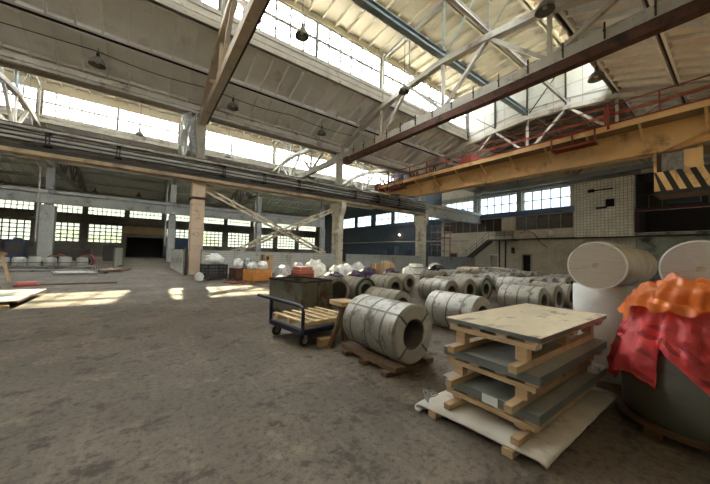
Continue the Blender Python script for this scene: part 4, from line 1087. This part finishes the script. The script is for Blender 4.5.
def bagt(x, y, rx, ry, base, top, seed, label, mt='bag', group=None, name='plastic_bag', rough=.26):
    sz = (top-base)/1.75; return bag((x, y, base+.62*sz), (rx, ry, sz), seed, label, mt, group, name, rough)
bagt(3.45, 19.05, .52, .46, .93, 1.6, 3, 'heap of crumpled white plastic filling the dark mesh crate')
bagt(2.62, 18.6, .22, .2, .0, .5, 5, 'small white bag on the floor left of the dark mesh crate')
crate((4.95, 18.5, 0), .2, 1.1, .9, .7, 'rust', 'rust brown crate with grey white bags behind the orange crate')
bagt(4.66, 18.45, .27, .3, .7, 1.35, 13, 'grey white bag in the rust brown crate, left one')
bagt(5.3, 18.58, .27, .3, .7, 1.38, 14, 'grey white bag in the rust brown crate, right one', 'bag_grey')
crate((5.35, 16.75, 0), .3, 1.15, .9, .72, 'orange_crate', 'orange wooden crate with white bags on top')
bagt(5.02, 16.68, .28, .28, .72, 1.2, 21, 'white bag in the orange crate, left one')
bagt(5.68, 16.86, .28, .28, .72, 1.24, 22, 'white bag in the orange crate, right one')
pk = MB(); 
for i, y in enumerate((16.7, 16.45, 16.2)):
    tag(MB().box((3.55+.1*i, y-.06, 0), (4.4+.05*i, y+.06, .06)).build('timber_plank', M['rust_red'], bevel=.005), ['loose reddish plank on the floor, rearmost of three', 'loose reddish plank on the floor, middle of three', 'loose reddish plank on the floor, front of three'][i], 'timber', 'planks before the crates')
bx = thing('carton', 'tall brown carton standing behind the orange crate', 'carton', (6.7, 19.2, 0), .2)
MB().box((-.3, -.3, 0), (.3, .3, 1.55)).build('box', M['carton'], bx, bevel=.01); MB().box((-.31, -.08, 1.1), (.31, .08, 1.56)).build('tape', M['wood_dark'], bx); MB().box((-.2, -.31, 1.2), (.0, -.3, 1.45)).build('print_patch', M['dark'], bx)
spec = [
 (6.75, 16.3, .44, .46, 0, 1.05, 31, 'large greyish bag just right of the orange crate', 'bag_grey'),
 (7.8, 16.5, .5, .46, 0, 1.2, 32, 'large greyish white bag left of the orange red box', 'bag_grey'),
 (6.15, 15.2, .38, .32, 0, .5, 33, 'low pinkish white bag at the left rim of the bin', 'bag'),
 (9.2, 16.9, .75, .55, 0, 1.36, 34, 'bright sunlit white heap behind the orange red box', 'bag'),
 (10.0, 15.4, .6, .45, 0, 1.08, 35, 'white bag heap above the purple tarpaulin, left one', 'bag'),
 (11.4, 16.6, .66, .45, 0, 1.14, 36, 'white bag heap above the purple tarpaulin, right one', 'bag'),
 (13.0, 17.3, .62, .45, 0, 1.2, 37, 'white wrapped bundle left of the cream column foot', 'bag'),
 (15.75, 14.8, .38, .4, 0, 1.0, 38, 'bluish white bag beside the silver bundle', 'bag'),
]
for a in spec: bagt(*a)
t = thing('plastic_box', 'orange red box with a clear lid among the white bags', 'box', (7.15, 14.6, 0), .15)
MB().box((-.5, -.4, 0), (.5, .4, .62)).build('pallet_base', M['rust_red'], t); MB().box((-.5, -.4, .62), (.5, .4, .8)).build('lid', M['redbox'], t, bevel=.03); MB().box((-.44, -.34, .8), (.44, .34, .98)).build('tray', M['redbox'], t, bevel=.03)
blob(MB(), (0, 0, 0), (.2, .2, .34), 44, .3).build('dark_bag', M['blackfilm'], smooth=True)
o = bpy.data.objects['dark_bag']; o.location = (6.2, 14.2, .22); o.name = 'plastic_bag'; tag(o, 'small dark green bag left of the orange red box', 'bag')
for x, y, rx, ry, top, sd, lb in ((8.3, 13.2, .6, .5, .8, 51, 'purple tarpaulin bundle directly behind the bin'), (10.0, 13.5, .5, .5, .85, 52, 'purple tarpaulin bundle behind the wide open coil'), (11.9, 14.8, .72, .55, .92, 53, 'long purple tarpaulin bundle behind the green taped coil'), (13.8, 14.5, .52, .5, .9, 54, 'purple tarpaulin bundle below the cardboard boxes')):
    bagt(x, y, rx, ry, 0, top, sd, lb, 'purple', 'purple tarpaulin bundles', 'tarpaulin_bundle', .3)
for i, (x, y, z, sx, sy, sz, mt, lb) in enumerate(((14.2, 16.7, 0, .5, .5, 1.05, 'carton', 'brown cardboard box left of the taller pair'), (15.4, 16.9, 0, .7, .5, 1.25, 'wood', 'pale tall cardboard box behind the purple bundles'), (16.5, 17.4, 0, .5, .5, 1.1, 'carton', 'brown cardboard box right of the pale one'))):
    t = thing('cardboard_box', lb, 'box', (x, y, z), .1); MB().box((-sx/2, -sy/2, 0), (sx/2, sy/2, sz)).build('box', M[mt], t, bevel=.01); MB().box((-sx/2-.004, -.04, sz-.2), (sx/2+.004, .04, sz+.004)).build('tape', M['label'], t)
t = thing('foil_bundle', 'silver wrapped round bundle left of the black bale', 'bundle', (17.1, 15.2, 0))
MB().lathe([(0, 0), (.62, 0), (.66, .1), (.6, .35), (.66, .6), (.6, .85), (.5, 1.12), (0, 1.15)], n=22).build('bundle', M['bag'], t, smooth=True)
for z in (.35, .85): MB().lathe([(.63, z-.03), (.64, z-.03), (.64, z+.03), (.63, z+.03)], n=22, closed=True).build('band', M['strap'], t)
bagt(19.1, 14.7, .95, .6, 0, 1.15, 61, 'wide black film wrapped bale in front of the scaffold', 'blackfilm', None, 'wrapped_bale', .2)
bagt(21.2, 16.6, .8, .55, 0, 1.25, 62, 'grey film wrapped bale behind the black bale', 'bag_grey', None, 'wrapped_bale', .2)

# ------------------------------------------------------------------ left side of the hall
for i, (x0, x1, y0, y1, z, lb, mt) in enumerate((
        (-6.5, -2.8, 12.15, 15.1, .16, 'big pale sheet lying on timbers at the left edge', 'fence'),)):
    t = thing('metal_sheet', lb, 'sheet', ((x0+x1)/2, (y0+y1)/2, 0))
    MB().box((x0, y0, z), (x1, y1, z+.03)).build('sheet', M[mt], t, world=True)
    MB().box((x0, y0+.02, z-.04), (x1, y1-.02, z)).build('underlay', M['wood_dark'], t, world=True)
    for y in (y0+.3, (y0+y1)/2, y1-.3): MB().box((x0, y-.06, 0), (x1-.25, y+.06, z-.04)).build('bearer', M['wood'], t, world=True)
for i, (x, y, lb) in enumerate(((-3.05, 11.95, 'short timber end beside the pale sheet on the floor'),)):
    tag(MB().box((x-.3, y-.06, 0), (x+.15, y+.06, .1)).build('timber_block', M['wood'], bevel=.01), lb, 'timber')
t = thing('timber_easel', 'leaning timber easel at the left edge of the picture', 'trestle', (-5.25, 20.6, 0))
MB().bar((.2, 0, 0), (-.1, 0, 1.32), .1, .1).build('leg', M['wood'], t); MB().bar((-.55, .3, 0), (-.15, .05, 1.3), .1, .1).build('leg', M['wood'], t); MB().box((-.6, -.1, 1.25), (.05, .15, 1.4)).build('top_beam', M['carton'], t)
blob(MB(), (-.45, -.2, .3), (.32, .3, .42), 70, .2).build('motor', M['dark'], t, smooth=True)
t = thing('red_tray', 'small red tray on the floor beside the pale sheet', 'tray', (-4.05, 18.6, 0), .2)
MB().box((-.38, -.5, 0), (.38, .5, .06)).build('tray', M['redpaint'], t); MB().box((-.3, -.4, .06), (.28, .4, .16)).build('content', M['redbox'], t, bevel=.02)
tag(MB().box((-3.6, 18.35, 0), (-1.0, 18.55, .07)).build('timber_plank', M['wood_dark']), 'long thin brown batten on the floor right of the red tray', 'timber')
# red rings
def ring(loc, r, ri, ln, label):
    t = thing('red_cable_drum', label, 'drum', loc)
    MB().lathe([(ri, 0), (r, 0), (r, ln), (ri, ln)], (0, 0, r), 'Y', 36, closed=True).build('rim', M['redpaint'], t, smooth=True)
    MB().lathe([(0, .1), (ri, .1), (ri, ln-.1), (0, ln-.1)], (0, 0, r), 'Y', 30).build('core', M['dark'], t, smooth=True)
    MB().lathe([(ri, -.02), (ri+.12, -.02), (ri+.12, 0), (ri, 0)], (0, 0, r), 'Y', 36, closed=True).build('hub_ring', M['wheel'], t, smooth=True)
ring((-5.65, 32.6, 0), .56, .36, 1.3, 'dull red drum behind the silver bundles, left one'); ring((-3.95, 32.8, 0), .56, .36, 1.3, 'dull red drum behind the silver bundles, right one')
# silver bundles
sb = thing('foil_bundle', 'silver foil bundle on the left, first from the picture edge', 'bundle', (-7.6, 29.4, .32), group='silver bundles in a row')
MB().lathe([(0, 0), (.33, 0), (.36, .08), (.34, .5), (.28, .6), (0, .62)], n=20).build('bundle', M['fence'], sb, smooth=True)
MB().lathe([(.36, .2), (.365, .2), (.365, .26), (.36, .26)], n=20, closed=True).build('band', M['strap'], sb)
for i, (x, lb) in enumerate(((-6.85, 'second'), (-6.1, 'third'), (-5.35, 'fourth'), (-4.6, 'fifth'), (-3.8, 'sixth'))):
    dup(sb, loc=(x, 29.4+(.9 if i > 3 else 0), .32), label='silver foil bundle on the left, %s from the picture edge' % lb, scale=(1, 1, 1.0+.1*(i % 2)))
t = thing('steel_bar_bundle', 'bundle of long grey steel bars under the silver bundles', 'bars', (-6, 29.2, 0))
for k in range(8): MB().box((-4, -1.6+k*.42, 0), (3.1-.3*(k % 3), -1.3+k*.42, .3 if k > 2 else .14)).build('bar', M['grey'], t)
for i, (x0, x1, y0, y1, z, lb, mt, rz) in enumerate(((-4.5, -2.6, 24.3, 26.8, .12, 'pale bent sheet on the floor left of the lane', 'palegrey', .25), (-2.3, -1.0, 26.9, 29.6, .15, 'brown stack of boards on the floor by the lane edge', 'wood_dark', -.2))):
    t = thing('board_stack', lb, 'boards', ((x0+x1)/2, (y0+y1)/2, 0), rz); w = (x1-x0)/2; d = (y1-y0)/2
    MB().box((-w, -d, 0), (w, d, z)).build('boards', M[mt], t); MB().box((-w+.1, -d-.1, z), (w-.5, d-.3, z+.04)).build('top_board', M['fence'] if mt == 'palegrey' else M['wood'], t)
for i, (x, y, s, lb) in enumerate(((-1.65, 28.2, .12, 'small scrap heap on the brown boards by the lane'), (-2.1, 25.6, .2, 'scrap heap beside the pale bent sheet'))):
    tag(blob(MB(), (x, y, .16+s*.44 if i == 0 else s*.45), (s*1.2, s, s*.7), 80+i, .5, 10).build('scrap_heap', M['grey']), lb, 'scrap')
# dark blue machines along the far left
for i, (x, w, hgt, lb, mt) in enumerate(((-13.4, 2.2, 1.9, 'dark blue machine at the far left below the windows', 'blue'), (-11.0, 1.5, 2.2, 'tall dark blue machine left of the grey column', 'blue'), (-6.3, 1.6, 1.5, 'low dark machine right of the grey column', 'dark'), (-3.6, 1.4, 2.0, 'dark cabinet left of the lane panel', 'dark'))):
    t = thing('machine_cabinet', lb, 'machine', (x, 46.2 if i < 2 else 45.5, 0))
    if i >= 2: t.location.y = 50
    MB().box((-w/2, -.7, .1), (w/2, .7, hgt)).build('housing', M[mt], t, bevel=.05); MB().box((-w/2+.15, -.75, hgt*.4), (w/2-.15, -.7, hgt-.2)).build('panel', M['dark'], t); MB().box((-w/2+.1, -.6, 0), (w/2-.1, .6, .1)).build('base', M['rubber'], t); MB().box((-.2, -.5, hgt), (.3, .3, hgt+.35)).build('motor', M['bluewall'], t, bevel=.05)
# blue lockers beside the gateway
for x, lb in ((1.95, 'blue locker block on the right of the gateway, left part'), (5.6, 'blue partition right of the gateway column')):
    t = thing('blue_partition', lb, 'partition', (x, 69.2 if x < 3 else 60, 0)); MB().box((-1.2, -.4, 0), (1.2, .4, 4.2 if x < 3 else 3.8)).build('body', M['bluewall'], t)
    for s in (-1, 0, 1): MB().box((s*.78-.36, -.43, .15), (s*.78+.36, -.4, 3.6)).build('door', M['blueband'], t)
    if x < 3: t.location.x = 4.6

# ------------------------------------------------------------------ trees outside the far windows
for i, (x, y, s, lb) in enumerate(((-12, 84, 4, 'green tree outside the far windows behind the grey column'), (-4.5, 88, 4.2, 'green tree outside the far windows left of the gateway'), (12, 86, 4, 'green tree outside the far windows behind the bracing'))):
    t = thing('tree', lb, 'tree', (x, y, -.5)); blob(MB(), (0, 0, 3.2), (s, s*.7, 2.6), 90+i, .5, 18, 3, False).build('foliage', M['foliage'], t); MB().tube([(0, 0, 0), (0, 0, 3)], .25, 8).build('trunk', M['wood_dark'], t)

# ------------------------------------------------------------------ light, sky, camera
w = bpy.data.worlds.new('sky'); sc.world = w; w.use_nodes = True
nt = w.node_tree; bg = nt.nodes['Background']; bg.inputs[1].default_value = 9.0       # overcast-like sky: dim horizon, bright zenith
tc = nt.nodes.new('ShaderNodeTexCoord'); sp = nt.nodes.new('ShaderNodeSeparateXYZ'); rp = nt.nodes.new('ShaderNodeValToRGB')
nt.links.new(tc.outputs['Generated'], sp.inputs[0]); nt.links.new(sp.outputs['Z'], rp.inputs[0]); nt.links.new(rp.outputs[0], bg.inputs[0])
e = rp.color_ramp.elements; e[0].position = 0; e[0].color = (.16, .185, .20, 1); e[1].position = 1; e[1].color = (1.9, 1.95, 2.0, 1)
for p, k in ((.15, .15), (.4, .32), (.7, 1.15)): q = e.new(p); q.color = (k*.96, k, k*1.04, 1)
sl = bpy.data.lights.new('sun', 'SUN'); sl.energy = 4.2; sl.angle = math.radians(.53); sl.color = (1, .84, .52)
so = bpy.data.objects.new('sun', sl); COL.objects.link(so)
so.rotation_euler = Vector((-.118, -1, -.571)).to_track_quat('-Z', 'Y').to_euler()

F = Vector((0.59075446, 0.80573637, 0.04240353)); Rt = Vector((0.80548413, -0.59199661, 0.02711699)); U = Vector((-0.04695189, -0.01813588, 0.9987325))
cd = bpy.data.cameras.new('camera'); co = bpy.data.objects.new('camera', cd); COL.objects.link(co)
cd.sensor_width = 36; cd.sensor_fit = 'HORIZONTAL'; cd.lens = 286.9/710*36; cd.clip_start = .05; cd.clip_end = 600
co.matrix_world = Matrix(((Rt.x, U.x, -F.x, 0), (Rt.y, U.y, -F.y, 0), (Rt.z, U.z, -F.z, 1.75), (0, 0, 0, 1)))
sc.camera = co
vs = sc.view_settings; vs.view_transform = 'Standard'; vs.look = 'None'; vs.gamma = 1; vs.use_curve_mapping = False; vs.exposure = 2.5
sc.cycles.use_denoising = True
sc.cycles.max_bounces = 10; sc.cycles.diffuse_bounces = 7; sc.cycles.transparent_max_bounces = 24
sc.cycles.caustics_reflective = False; sc.cycles.caustics_refractive = False
